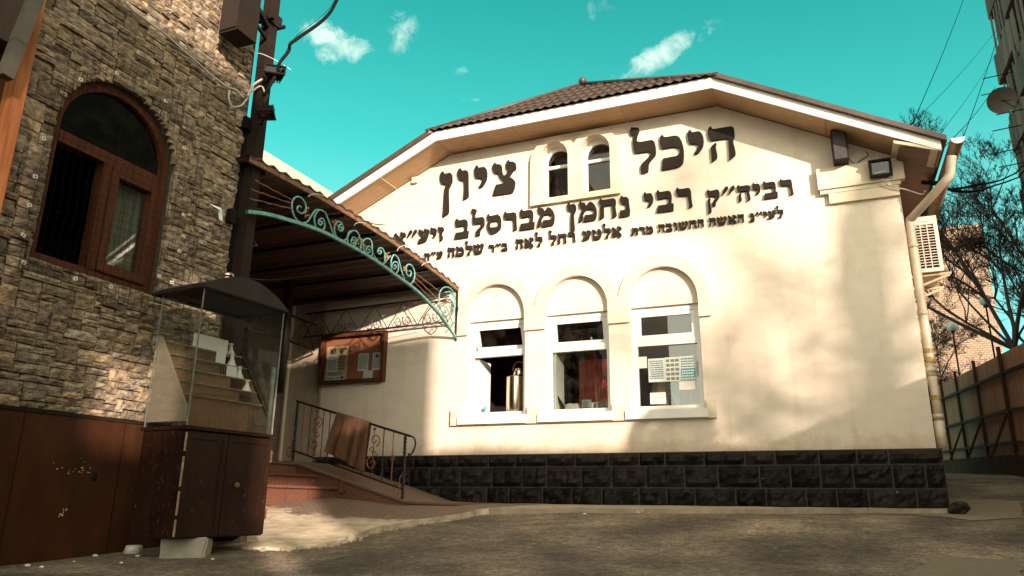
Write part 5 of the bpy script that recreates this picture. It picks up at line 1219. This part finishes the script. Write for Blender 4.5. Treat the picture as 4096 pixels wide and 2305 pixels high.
poly = [(max(BX0+.005, min(BX1-.03, x)), max(GZ0+.001, z)) for x, z in poly]
m = MB(); m.plate([poly], YF(BY0+.012), .012); m.build('side_board', M_greyboard, ct)
xa, za = poly[3]; xb, zb = poly[2]
m = MB(); m.bar((xa,BY1-.03,za),(xb,BY1-.03,zb),.012,.014); m.build('slanted_rail', M_black, ct)
M_fencerefl = surf('brown ribbed reflection', (.20,.12,.07), (.15,.09,.05), 8, .5)  # ribbed strips imitate the fence mirrored in the stall glass
for k in range(5):
    t = (k+.35)/5.2; x = xa+(xb-xa)*t; z = za+(zb-za)*t
    m = MB(); m.box(BX0+.03, x, BY0+.03, BY1-.02, z-.004, z+.002); o = m.build('shelf', M_acryl, ct)
    m = MB(); m.box(x+.001, x+.006, BY0+.03, BY1-.02, z-.006, z+.003); m.build('shelf_edge', surf('shelf edge', (.25,.27,.23), (.1,.1,.08), 30, .3), o)
    zl = GZ0 if k == 4 else za+(zb-za)*((k+1.35)/5.2)
    m = MB(); m.box(x-.03, x-.022, BY0+.035, BY1-.36+.05*k, zl+.004, z-.006)
    for q in range(24): y = BY0+.05+q*.024; m.box(x-.022, x-.019, y, y+.012, zl+.006, z-.008)
    m.build('fence_reflection', M_fencerefl, o)
random.seed(3)  # white cones, board and cards below stand in for bright reflections in the glass
for i, (k, y, h, lb) in enumerate(((0,5.05,.10,'white cone added for a bright reflection on the uppermost stall shelf'),(1,5.01,.11,'white cone added for a bright reflection on the second stall shelf from the top'),(2,5.04,.10,'white cone added for a bright reflection on the middle stall shelf'),(3,5.07,.09,'white cone added for a bright reflection on the fourth stall shelf from the top'))):
    t = (k+.35)/5.2; x = xa+(xb-xa)*t-.06; z = za+(zb-za)*t+.003
    m = MB(); m.lathe([(.045,0),(.045,.006),(.018,h*.6),(.012,h),(.02,h+.004),(.02,h+.012)], (x,y,z), 14); turn(tag(m.build('reflection_cone', M_white, None, (x,y,z)), lb, 'reflection cone'))
t = .35/5.2; x = xa+(xb-xa)*t-.02; z = za+(zb-za)*t+.003
m = MB(); m.box(x-.012, x, 4.62, 4.98, z, z+.12); turn(tag(m.build('reflection_board', M_white, None, (x,4.82,z)), 'long white board added for a bright reflection on the uppermost stall shelf', 'board'))
for k, y0, y1, h, lb in ((1,4.80,4.90,.10,'small white card added for a bright reflection on the second stall shelf from the top'),(2,4.86,4.97,.09,'small white card added for a bright reflection on the middle stall shelf')):
    t = (k+.35)/5.2; x = xa+(xb-xa)*t-.015; z = za+(zb-za)*t+.003; m = MB(); m.box(x-.004, x, y0, y1, z, z+h); turn(tag(m.build('reflection_card', M_white, None, (x,y0,z)), lb, 'price card'))
# hood: barrel vault with closed ends
HX0, HX1, HY0, HY1, HZ0, HA = -5.03, -4.42, 4.27, 5.19, 1.60, .165
prof = [(HY0, HZ0)]+[(HY0+(HY1-HY0)*i/20, HZ0+.022+HA*math.sin(math.pi*i/20)**.9) for i in range(21)]+[(HY1, HZ0)]
m = MB()
for x0, x1 in ((HX1-.012, HX1),): 
    m.plate([prof[::-1]], XF(HX1), .012); m.plate([prof[::-1]], XF(HX0+.012), .012)
n = len(prof); vs = [(HX0+.012, a, b) for a, b in prof]+[(HX1-.012, a, b) for a, b in prof]
m.add(vs, [(i, i+1, i+1+n, i+n) for i in range(n-1)], True)
m.build('hood', M_hood, ct)
m = MB(); m.box(HX0+.013, HX1-.013, HY0+.003, HY1-.003, HZ0+.03, HZ0+.034); m.build('hood_lining', M_hoodin, ct)
m = MB(); ym = HZ0
m.box(HX1+.001, HX1+.007, HY0, HY1, HZ0, HZ0+.014); m.box(HX0, HX1+.007, HY0-.006, HY0-.001, HZ0, HZ0+.014)
m.build('hood_rim', M_steel_dark, ct)
p = onX(882, 1118, -4.80); m = MB(); m.tube([(p.x,p.y,1.70),(p.x,p.y,p.z+.055)], .052, 16); m.tube([(p.x,p.y,p.z+.03),(p.x,p.y,p.z+.045)], .056, 16); m.tube([(p.x+.0,p.y+.09,1.72),(p.x,p.y+.09,p.z+.035)], .012, 8)
m.build('chimney', M_chrome, ct)
turn(ct)
# supports and bits on the ground
def block(name, label, pa, pb, depth, h, mat, cat, rnd=.0, seed=1):
    a = ground_hit(*pa); b = ground_hit(*pb); z = min(a.z, b.z)-.01; d = (b-a); d.z = 0; w = d.length; d.normalize(); nrm = Vector((-d.y, d.x, 0))
    bm = bmesh.new(); bmesh.ops.create_cube(bm, size=1); bmesh.ops.bevel(bm, geom=bm.edges[:], offset=.06+rnd, segments=3, affect='EDGES'); bmesh.ops.subdivide_edges(bm, edges=bm.edges[:], cuts=2, use_grid_fill=True)
    m = MB(); vs = []
    for v in bm.verts:
        q = Vector(v.co); p = a+d*((q.x+.5)*w)+nrm*((q.y+.5)*depth); p.z = z+(q.z+.5)*h
        k = noise.noise((p*9)+Vector((seed,0,0)))*.012; vs.append(p+Vector((k,k,k)))
    m.add(vs, [tuple(v.index for v in f.verts) for f in bm.faces]); bm.free()
    return tag(m.build(name, mat, None, a), label, cat)
block('concrete_block', 'square grey concrete block under the near corner of the stall', (632,2236), (818,2231), .19, .155, surf('grey block', (.36,.33,.26), (.26,.23,.18), 9, .9, .5, 50, scratch=((.16,.13,.1), 12, .68)), 'concrete block')
block('stone_lump', 'rounded pale stone supporting the far side of the stall', (838,2190), (985,2184), .2, .13, M_concrete, 'stone', .12, 7)
g_ = ground_hit(533, 2214)
m = MB(); m.lathe([(.075,0),(.062,.045),(.058,.06),(.05,.06),(.048,.03),(.001,.028)], (g_.x, g_.y, g_.z), 20); tag(m.build('bowl', surf('white plastic bowl', (.62,.6,.52), (.5,.47,.4), 9, .4), None, g_), 'upturned white plastic bowl on the asphalt beside the stall', 'bowl')
random.seed(21); sites = [(115,2266),(165,2272),(385,2226),(545,2228),(850,2240),(1380,2180),(1440,2165),(480,2255),(300,2250),(2330,2058),(2545,2052),(2570,2050),(2480,2050)]
m = MB()
for px, py in sites:
    p = ground_hit(px+random.uniform(-8,8), py); s = random.uniform(.012,.03); m.ball((p.x,p.y,p.z+.006), .5, 6, 4, s*2, s*1.4, s*.8)
tag(m.build('litter', M_paper, None), 'scattered pale chips and crumbs of litter on the ground', 'litter', kind='stuff')
p = ground_hit(1375, 2182); m = MB(); m.ball((p.x,p.y,p.z+.02), .5, 8, 6, .1, .06, .05)
for i in range(len(m.v)): x,y,z = m.v[i]; k = noise.noise((x*30,y*30,z*30))*.02; m.v[i] = (x+k,y+k,z+k*.5)
tag(m.build('crushed_bottle', M_acryl, None, p), 'crushed clear plastic bottle at the broken edge of the paving', 'bottle')
p = ground_hit(3790, 2012, gz); m = MB()
for i in range(1): m.ball((1.24, 9.80, -.01), .5, 14, 9, .17, .2, .15)
for i in range(len(m.v)): x,y,z = m.v[i]; k = noise.noise((x*12,y*12,z*12))*.07; m.v[i] = (x+k,y+k,z+k*.6)
tag(m.build('rubble_stone', surf('dark rubble', (.05,.04,.03), (.02,.016,.012), 12, .9, .8, 40, spec=.1), None, (1.25,9.72,0)), 'dark lump of broken stone at the foot of the hall corner', 'stone')

m = MB(); rnd = random.Random(6)
for i in range(70):
    a = edge[rnd.randrange(len(edge)-1)]; b = edge[min(len(edge)-1, edge.index(a)+1)]; t = rnd.random(); x = a[0]+(b[0]-a[0])*t+rnd.gauss(0,.03); y = a[1]+(b[1]-a[1])*t-abs(rnd.gauss(.02,.06)); s = rnd.uniform(.012,.05)
    n0 = len(m.v); m.ball((x,y,rz(x,y)+s*.2), .5, 6, 4, s*1.6, s*1.2, s*.8)
    for k in range(n0, len(m.v)): q = Vector(m.v[k]); e = noise.noise(q*40)*s*.35; m.v[k] = (q.x+e, q.y+e, q.z+e*.5)
tag(m.build('rubble', M_concrete, None), 'crumbled concrete chips along the broken edge of the paving', 'rubble', kind='stuff')
# ------------------------------------------------------------------ profiled sheet fence on the right
FX = 3.1
fn_ = thing('sheet_fence', (FX, 14, .3), 'tall fence of brown profiled sheet on dark posts along the right of the alley', 'fence')
M_fpost = surf('dark brown fence steel', (.05,.026,.015), (.03,.016,.01), 8, .8, spec=.1)
def ftop(y): return 2.64+.075*(y-14.3)
def fbot(y): return gz(FX, y)+.36
posts = [-8+2.7*k for k in range(17)]
for a, b in zip(posts, posts[1:]):
    m = MB(); n = int((b-a)/.035); slit = False
    def strip(zlo, zhi):
        vs = []; 
        for i in range(n+1):
            y = a+(b-a)*i/n; ph = (y/.16) % 1; x = FX+.05+(.0 if ph < .42 else .022 if .5 < ph < .92 else .011)
            vs += [(x,y,zlo(y)),(x,y,zhi(y))]
        m.add(vs, [(2*i, 2*i+1, 2*i+3, 2*i+2) for i in range(n)])
    if slit:
        strip(fbot, lambda y: 1.16); strip(lambda y: 1.30, ftop)
    else: strip(fbot, ftop)
    m.build('sheet', M_sheet, fn_)
for y in posts:
    m = MB(); m.box(FX-.03,FX+.03,y-.035,y+.035,fbot(y)-.3,ftop(y)+.13); m.bar((FX-.02,y+.06,fbot(y)+.75),(FX-.34,y+.30,fbot(y)-.02),.035,.035); m.build('post', M_fpost, fn_)
for fr_ in (.12, .43, .80):
    m = MB()
    for a, b in zip(posts, posts[1:]): m.bar((FX+.01,a,fbot(a)+(ftop(a)-fbot(a))*fr_),(FX+.01,b,fbot(b)+(ftop(b)-fbot(b))*fr_),.05,.06)
    m.build('rail', M_fpost, fn_)
fw = MB()
for a, b in zip(posts, posts[1:]):
    fw.add([(FX-.14,a,gz(FX,a)-.3),(FX-.14,b,gz(FX,b)-.3),(FX-.11,b,fbot(b)+.0),(FX-.11,a,fbot(a)+.0),(FX+.2,a,fbot(a)),(FX+.2,b,fbot(b)),(FX+.2,b,gz(FX,b)-.3),(FX+.2,a,gz(FX,a)-.3)], [(0,3,2,1),(3,4,5,2),(4,7,6,5)])
fw.build('concrete_base', surf('dark stained concrete', (.085,.04,.022), (.04,.019,.011), 5, .9, .5, 30, spec=.03), fn_)
# ------------------------------------------------------------------ bare trees
def bare_tree(name, base, h, label, seed, spread=.55, levels=5, r0=.16, forks=(3,4), group=None, lean=(0,0), first=.28, up=.35, wig=.12, straight=False):
    rnd = random.Random(seed); t = thing(name, base, label, 'tree', group); b = Vector(base)
    tr = MB(); br = MB(); stack = []
    def limb(mb, p, d, ln, r, seg, lv):
        pts = [p]; n = 4 if lv < 3 else 3; 
        for i in range(n):
            d = (d+Vector((rnd.gauss(0,wig),rnd.gauss(0,wig),rnd.gauss(0,wig)+up*.12))).normalized(); p = p+d*(ln/n); pts.append(p)
        mb.tube(pts, [r*(1-.45*i/n) for i in range(n+1)], seg, False, True); return pts, d
    hgt = h*first; wig0 = wig; wig = .015 if straight else wig
    pts, d = limb(tr, b, Vector((lean[0],lean[1],1)).normalized(), hgt, r0, 8, 0)
    wig = wig0; stack.append((pts[-1], d, h*.30, r0*.62, 1)); 
    q = pts[-1]; lead, ld = limb(tr, q, (d+Vector((0,0,.6))).normalized(), h*.5, r0*.55, 7, 0)
    for i, p in enumerate(lead): stack.append((p, ld, h*(.26-.035*i), r0*(.42-.05*i), 1))
    while stack:
        p, d, ln, r, lv = stack.pop()
        for k in range(rnd.randint(*forks)):
            ax = Vector((rnd.gauss(0,1),rnd.gauss(0,1),rnd.gauss(0,1)*.5)); nd = (d*.75+ax.normalized()*spread*1.35+Vector((0,0,up*.4))).normalized()
            l2 = ln*rnd.uniform(.62,1.0); pts, e = limb(br, p, nd, l2, r, 5 if lv < 3 else 3, lv)
            if lv < levels: 
                stack.append((pts[-1], e, l2*.68, max(.006, r*.55), lv+1))
                if lv > 1 or rnd.random() < .6: stack.append((pts[len(pts)//2], e, l2*.55, max(.006, r*.45), lv+1))
    tr.build('trunk', M_bark, t); br.build('crown', M_bark, t); return t
bare_tree('bare_tree', (6.75, 27.5, 1.0), 14.2, 'tall bare tree with twin dark trunks rising behind the right end of the fence', 5, .5, 5, .12, (3,3), up=.5)
bare_tree('bare_tree', (7.0, 28.6, 1.0), 12.0, 'bare tree cut by the right picture edge beyond the sheet fence', 9, .5, 5, .10, (3,3), up=.5)
bare_tree('bare_tree', (4.4, 36, 1.2), 9.5, 'smaller bushy bare tree directly right of the air conditioner', 14, .7, 5, .06, (3,3), up=.2, first=.18)
# nest
m = MB(); nb_ = onY(3898, 968, 27); random.seed(2)
for i in range(160):
    a = Vector((random.gauss(0,.16),random.gauss(0,.16),random.gauss(0,.1))); d = Vector((random.gauss(0,1),random.gauss(0,1),random.gauss(0,.5))).normalized()*.2; m.tube([nb_+a-d, nb_+a+d], .012, 3, False)
tag(m.build('nest', M_bark, None, nb_), 'dark twiggy nest ball high in the bare tree branches', 'nest')
# globe lamps behind the fence
for (px, py), dist, rr, lb in (((3940,1202),31,.2,'highest and nearest white globe street lamp behind the fence'), ((3808,1306),35,.2,'middle white globe street lamp among the bare branches'), ((3713,1383),40,.19,'lowest white globe street lamp close to the hall corner')):
    p = ray(px, py)*dist; g0 = gz(p.x, p.y); t = thing('globe_lamp', (p.x, p.y, g0), lb, 'street lamp', 'globe street lamps behind the fence')
    m = MB(); m.ball(p, rr, 18, 12); m.build('globe', M_globe, t)
    m = MB(); m.lathe([(.07,g0-.2),(.06,g0+.8),(.035,g0+.9),(.03,p.z-rr-.06),(.09,p.z-rr-.05),(.08,p.z-rr+.03)], (p.x,p.y,0), 10); m.build('pole', M_iron, t)
# ------------------------------------------------------------------ far white brick block and the near tower
def bricky(name, c1, c2, mortar, scale):
    m, nt, b = new_mat(name); L = nt.links.new; tc = nt.nodes.new('ShaderNodeTexCoord')
    mp = nt.nodes.new('ShaderNodeMapping'); mp.inputs['Rotation'].default_value = (R(90),0,0); L(tc.outputs['Object'], mp.inputs[0])
    br = nt.nodes.new('ShaderNodeTexBrick'); br.inputs['Scale'].default_value = scale; br.inputs['Color1'].default_value = (*c1,1); br.inputs['Color2'].default_value = (*c2,1); br.inputs['Mortar'].default_value = (*mortar,1); br.inputs['Mortar Size'].default_value = .035
    L(mp.outputs[0], br.inputs['Vector']); L(br.outputs[0], b.inputs['Base Color']); b.inputs['Roughness'].default_value = .9; return m
bk = thing('brick_block', (5.5, 60, 1.5), 'pale brick apartment block beyond the bare trees with its top in sunlight', 'building')
m = MB()
wins = [rect(x, x+1.5, z, z+1.6) for x in (1.5,4.6) for z in (3.6,6.5,9.4,12.3,15.2)]
m.plate([rect(-6,11.7,0,19.6)]+wins, YF(60), .4); m.box(-6,11.7,60.4,72,0,19.6); m.build('wall', bricky('pale sand brick', (.36,.26,.18), (.28,.20,.14), (.15,.105,.07), 1.6), bk)
m = MB(); m.box(-6.1,11.8,59.85,72,19.6,19.85); m.build('parapet', M_concrete, bk)
for r_ in wins:
    m = MB(); ring(m, r_[0][0], r_[1][0], r_[0][1], r_[2][1], 60.2, .1, .08); m.box((r_[0][0]+r_[1][0])/2-.05,(r_[0][0]+r_[1][0])/2+.05,60.2,60.26,r_[0][1]+.1,r_[2][1]-.1); o = m.build('window', M_white, bk)
    m = MB(); m.box(r_[0][0]+.1,r_[1][0]-.1,60.24,60.25,r_[0][1]+.1,r_[2][1]-.1); m.build('pane', M_darkpane, o)
tw_ = thing('tower_block', (7.4, 20, 1), 'dark apartment tower with shabby boarded balconies at the right edge of the sky', 'building')
M_twr = surf('grey brown render', (.10,.072,.05), (.07,.05,.036), .8, .9, .5, 8, stretch=(1,1,.3))
TX = 7.24
m = MB(); m.box(TX, 20, 6, 29.3, .5, 36); m.build('wall', M_twr, tw_)
M_brd = surf('weathered boards', (.15,.11,.075), (.06,.044,.03), 1.5, .85, .4, 12, stretch=(3,3,.35), island=.4)
random.seed(31)
for fl_ in range(12):
    z = 4.0+fl_*2.75
    for y0 in (26.0, 21.6, 17.2):
        y1 = y0+3.2; out_ = random.uniform(.1,.28) if y0 == 26.0 else .8; x0 = TX-out_
        m = MB(); m.box(x0, TX, y0, y1, z-.12, z); m.build('balcony_slab', M_twr, tw_)
        m = MB(); n = 12
        for i in range(n):
            y = y0+(y1-y0)*i/n; dz = random.uniform(-.12,.2); m.box(x0-.03-.02*random.random(), x0+.0, y+.01, y+(y1-y0)/n-.01, z-.1, z+1.0+dz)
        m.build('balcony_boards', M_brd, tw_)
        if random.random() < .7:
            m = MB()
            for i in range(7):
                y = y0+(y1-y0)*(i+random.random()*.6)/7; m.box(x0+.02, x0+.05, y, y+random.uniform(.1,.35), z+1.05, z+2.55)
            m.build('window_frame', M_brd, tw_)
        m = MB(); m.box(TX-.02, TX-.005, y0+.3, y1-.4, z+.2, z+2.3); m.build('dark_opening', M_dark, tw_)
for px, py, ln in ((3930,316,.75),(3925,382,.8),(3985,460,.6),(3970,525,.7),(3962,617,.7),(3995,670,.6)):
    p = onX(px, py, TX-1.1); m = MB(); m.tube([p, (TX, p.y+.1, p.z+.12)], .02, 4); m.build('drying_rail', M_iron, tw_)
p = onX(4008, 402, TX-.55); 
dish = thing('satellite_dish', p, 'pale round satellite dish fixed to a balcony of the dark tower', 'satellite dish')
dd = (Vector((0,0,0))-p).normalized(); a_ = dd.orthogonal().normalized(); b_2 = dd.cross(a_); m = MB(); vs = [p-dd*.08]; 
for rr in (.18,.36,.46):
    for k in range(22): t = 2*math.pi*k/22; vs.append(p+(a_*math.cos(t)+b_2*math.sin(t))*rr-dd*.08*(1-(rr/.46)**2))
fs = [(0, 1+k, 1+(k+1) % 22) for k in range(22)]
for q in range(2):
    for k in range(22): i = 1+q*22+k; j = 1+q*22+(k+1) % 22; fs.append((i, i+22, j+22, j))
m.add(vs, fs, True); m.build('bowl', surf('grey dish', (.12,.10,.075), (.09,.075,.055), 5, .5), dish)
m = MB(); m.tube([p-dd*.08, (TX, p.y, p.z-.1)], .025, 6); m.tube([p+b_2*.44, p+dd*.4, p+dd*.42], .012, 5); m.ball(p+dd*.42, .04, 8, 6); m.build('arm', M_iron, dish)
# ------------------------------------------------------------------ cables on the right
q = [(1.18,9.97,3.93), onY(3760,742,10.6), onY(3790,748,11.5)]
cable('power_cable', 'upper thick power cable swinging from the hall eave towards the tower', [onY(3690,728,10.2), onY(3755,733,10.6), onY(3790,757,12), onY(3850,752,14), onY(3900,742,16), onY(3950,733,18), onY(4000,722,20), onY(4060,695,23), onY(4110,680,25), (TX,27.5,8.6)], .022, M_cable)
cable('power_cable', 'lower thick power cable sagging below the first from the hall eave', [onY(3690,731,10.2), onY(3770,742,11.0), onY(3810,763,12), onY(3870,767,14), onY(3920,763,16), onY(3970,745,18), onY(4020,730,20), onY(4070,712,23), onY(4120,700,25), (TX,27.5,8.3)], .022, M_cable)
cable('lamp_cable', 'pale cable running from the corner floodlight to the eave', [(.93,9.86,4.0), onY(3560,745,9.9), onY(3620,758,9.9), onY(3688,778,9.9), onY(3700,765,9.8)], .009, M_cable_w)
cable('speaker_wire', 'thin dark wire curling from the slim loudspeaker along the ledge', [(.58,9.8,4.32),(.66,9.93,4.29),(.74,9.98,4.36),(.82,9.985,4.40),(.80,9.985,4.47)], .005, M_cable)
for i, (a, b, lb) in enumerate((((3851,0),(3644,497),'leftmost thin wire crossing the sky above the right eave'), ((3981,171),(3799,679),'steep thin wire dropping past the gutter end'), ((3964,367),(3757,600),'thin wire slanting from the tower to the right eave tip'), ((3975,130),(3640,497),'faint long wire slanting from the upper tower to the roof'), ((3970,230),(3765,520),'faint wire between the upper tower and the eave'))):
    pa = onY(a[0], a[1], 27); pb = onY(b[0], b[1], 16); m = MB(); d = (pa-pb); pts = [pb-d*.15+d*(1.3*k/12)-Vector((0,0,.12*math.sin(math.pi*k/12))) for k in range(13)]
    m.tube(pts, .010 if i < 3 else .006, 4); tag(m.build('thin_wire', M_cable, None, pb), lb, 'wire')
# ------------------------------------------------------------------ unseen shadow casters behind the camera; the brick walls are made up to shape the sun
KS = math.tan(SUN_EL)/math.cos(SUN_AZ); DK = .392-KS
def shade(pt, X):
    s = X-pt[0]; return (pt[1]-s, pt[2]+s*math.tan(SUN_EL)/math.cos(SUN_AZ))
rw = thing('shade_wall', (5, -4, -.6), 'unseen brick walls added behind the camera, with holes that shape the shade and sun patches', 'building')
X0 = 5.0; ez = shade((-5.3,4.6,4.18), X0)[1]
top = [(-.62,-1)]+[shade(p, X0) for p in ((-5.62,10,2.46),(-6.4,10,2.44),(-7.1,10,2.34),(-7.9,10,2.27),(-8.6,10,2.25))]+[(-4.75,ez-.25),(-4.95,ez),(-16,ez),(-16,-1)]
def hl(y0, y1, z0, z1, sl=0, s=10.3): d = DK*s; return [(y0,z0-d),(y1,z0-d),(y1,z1-sl-d),(y0,z1-d)]
holes_ = [hl(-6.25,-5.6,4.4,5.15), hl(-5.58,-5.35,4.25,5.1), hl(-5.62,-4.85,5.62,6.05,.18), [(a, b-DK*10) for a, b in ((-4.45,3.55),(-4.0,3.5),(-3.75,3.28),(-3.1,3.28),(-2.95,4.62),(-4.45,4.62))], hl(-2.6,-2.1,5.22,5.36,0,11), hl(-4.36,-3.98,1.7,3.38,0,8.4), hl(-7.24,-7.06,5.3,6.85)]  # holes cut where the sun patches should land
m = MB(); m.plate([top[::-1]]+holes_, XF(X0+.12), .12)
m.build('wall', bricky('dull red brick', (.3,.16,.1), (.25,.13,.08), (.2,.17,.14), 4), rw)
m = MB(); m.plate([[(-.60,-1),(7.6,-1)]+[(y, z-DK*(10-y)) for y, z in ((7.6,1.95),(5.6,2.45),(4.6,2.75),(3.2,3.42),(2.4,3.66),(1.2,4.14),(.4,4.52),(-.60,4.85))]], XF(X0+.12), .12); m.build('low_shade_wall', M_concrete, rw)  # added wall, its top edge shaped to shade the plinth and road
m = MB(); m.box(5.2,11,-16,-15.7,-1,7); m.box(10.7,11,-15.7,-.8,-1,3); m.build('rear_wall', M_concrete, rw)
bare_tree('bare_tree', (22.3, -11.8, -1), 12.3, 'bare tree behind the camera whose branches shade the right of the hall wall', 23, .75, 4, .24, (2,3), up=.25, first=.52, straight=True)
bare_tree('bare_tree', (11.75, -1.15, -.6), 8.2, 'nearer straight bare tree behind the camera throwing branch shadows on the hall', 41, .8, 3, .20, (2,3), up=.1, first=.5, straight=True)
m = MB(); rnd = random.Random(4); cc = Vector((3.75,4.3,2.72))
for i in range(2600):
    d = Vector((rnd.gauss(0,1),rnd.gauss(0,1),rnd.gauss(0,1))).normalized()*rnd.uniform(.5,1)**.4; p = cc+Vector((d.x*.42,d.y*.42,d.z*.5)); a = Vector((rnd.gauss(0,1),rnd.gauss(0,1),rnd.gauss(0,1))).normalized()*.045; b = a.orthogonal().normalized()*.03
    m.add([p+a, p+b, p-a, p-b], [(0,1,2,3)])
bs = thing('clipped_bush', (3.75,4.3,-.4), 'clipped round bush on a short stem behind the fence near the camera', 'bush')
m.build('foliage', surf('dark green leaves', (.06,.08,.03), (.03,.045,.018), 9, .7), bs)
m = MB(); m.tube([(3.75,4.3,-.5),(3.75,4.3,2.9)], .05, 8); m.build('stem', M_bark, bs)

up_ = thing('utility_pole', (14.68,-4,-.8), 'stout utility pole behind the camera casting an upright shadow on the hall', 'pole')
m = MB(); m.tube([(14.68,-4,-.9),(14.68,-4,8.7)], [.22,.19], 12); m.build('shaft', M_bark, up_)
m = MB(); m.tube([(14.68,-4,8.7),(14.68,-4,8.78)], [.21,.12], 12); m.build('cap', M_iron, up_)
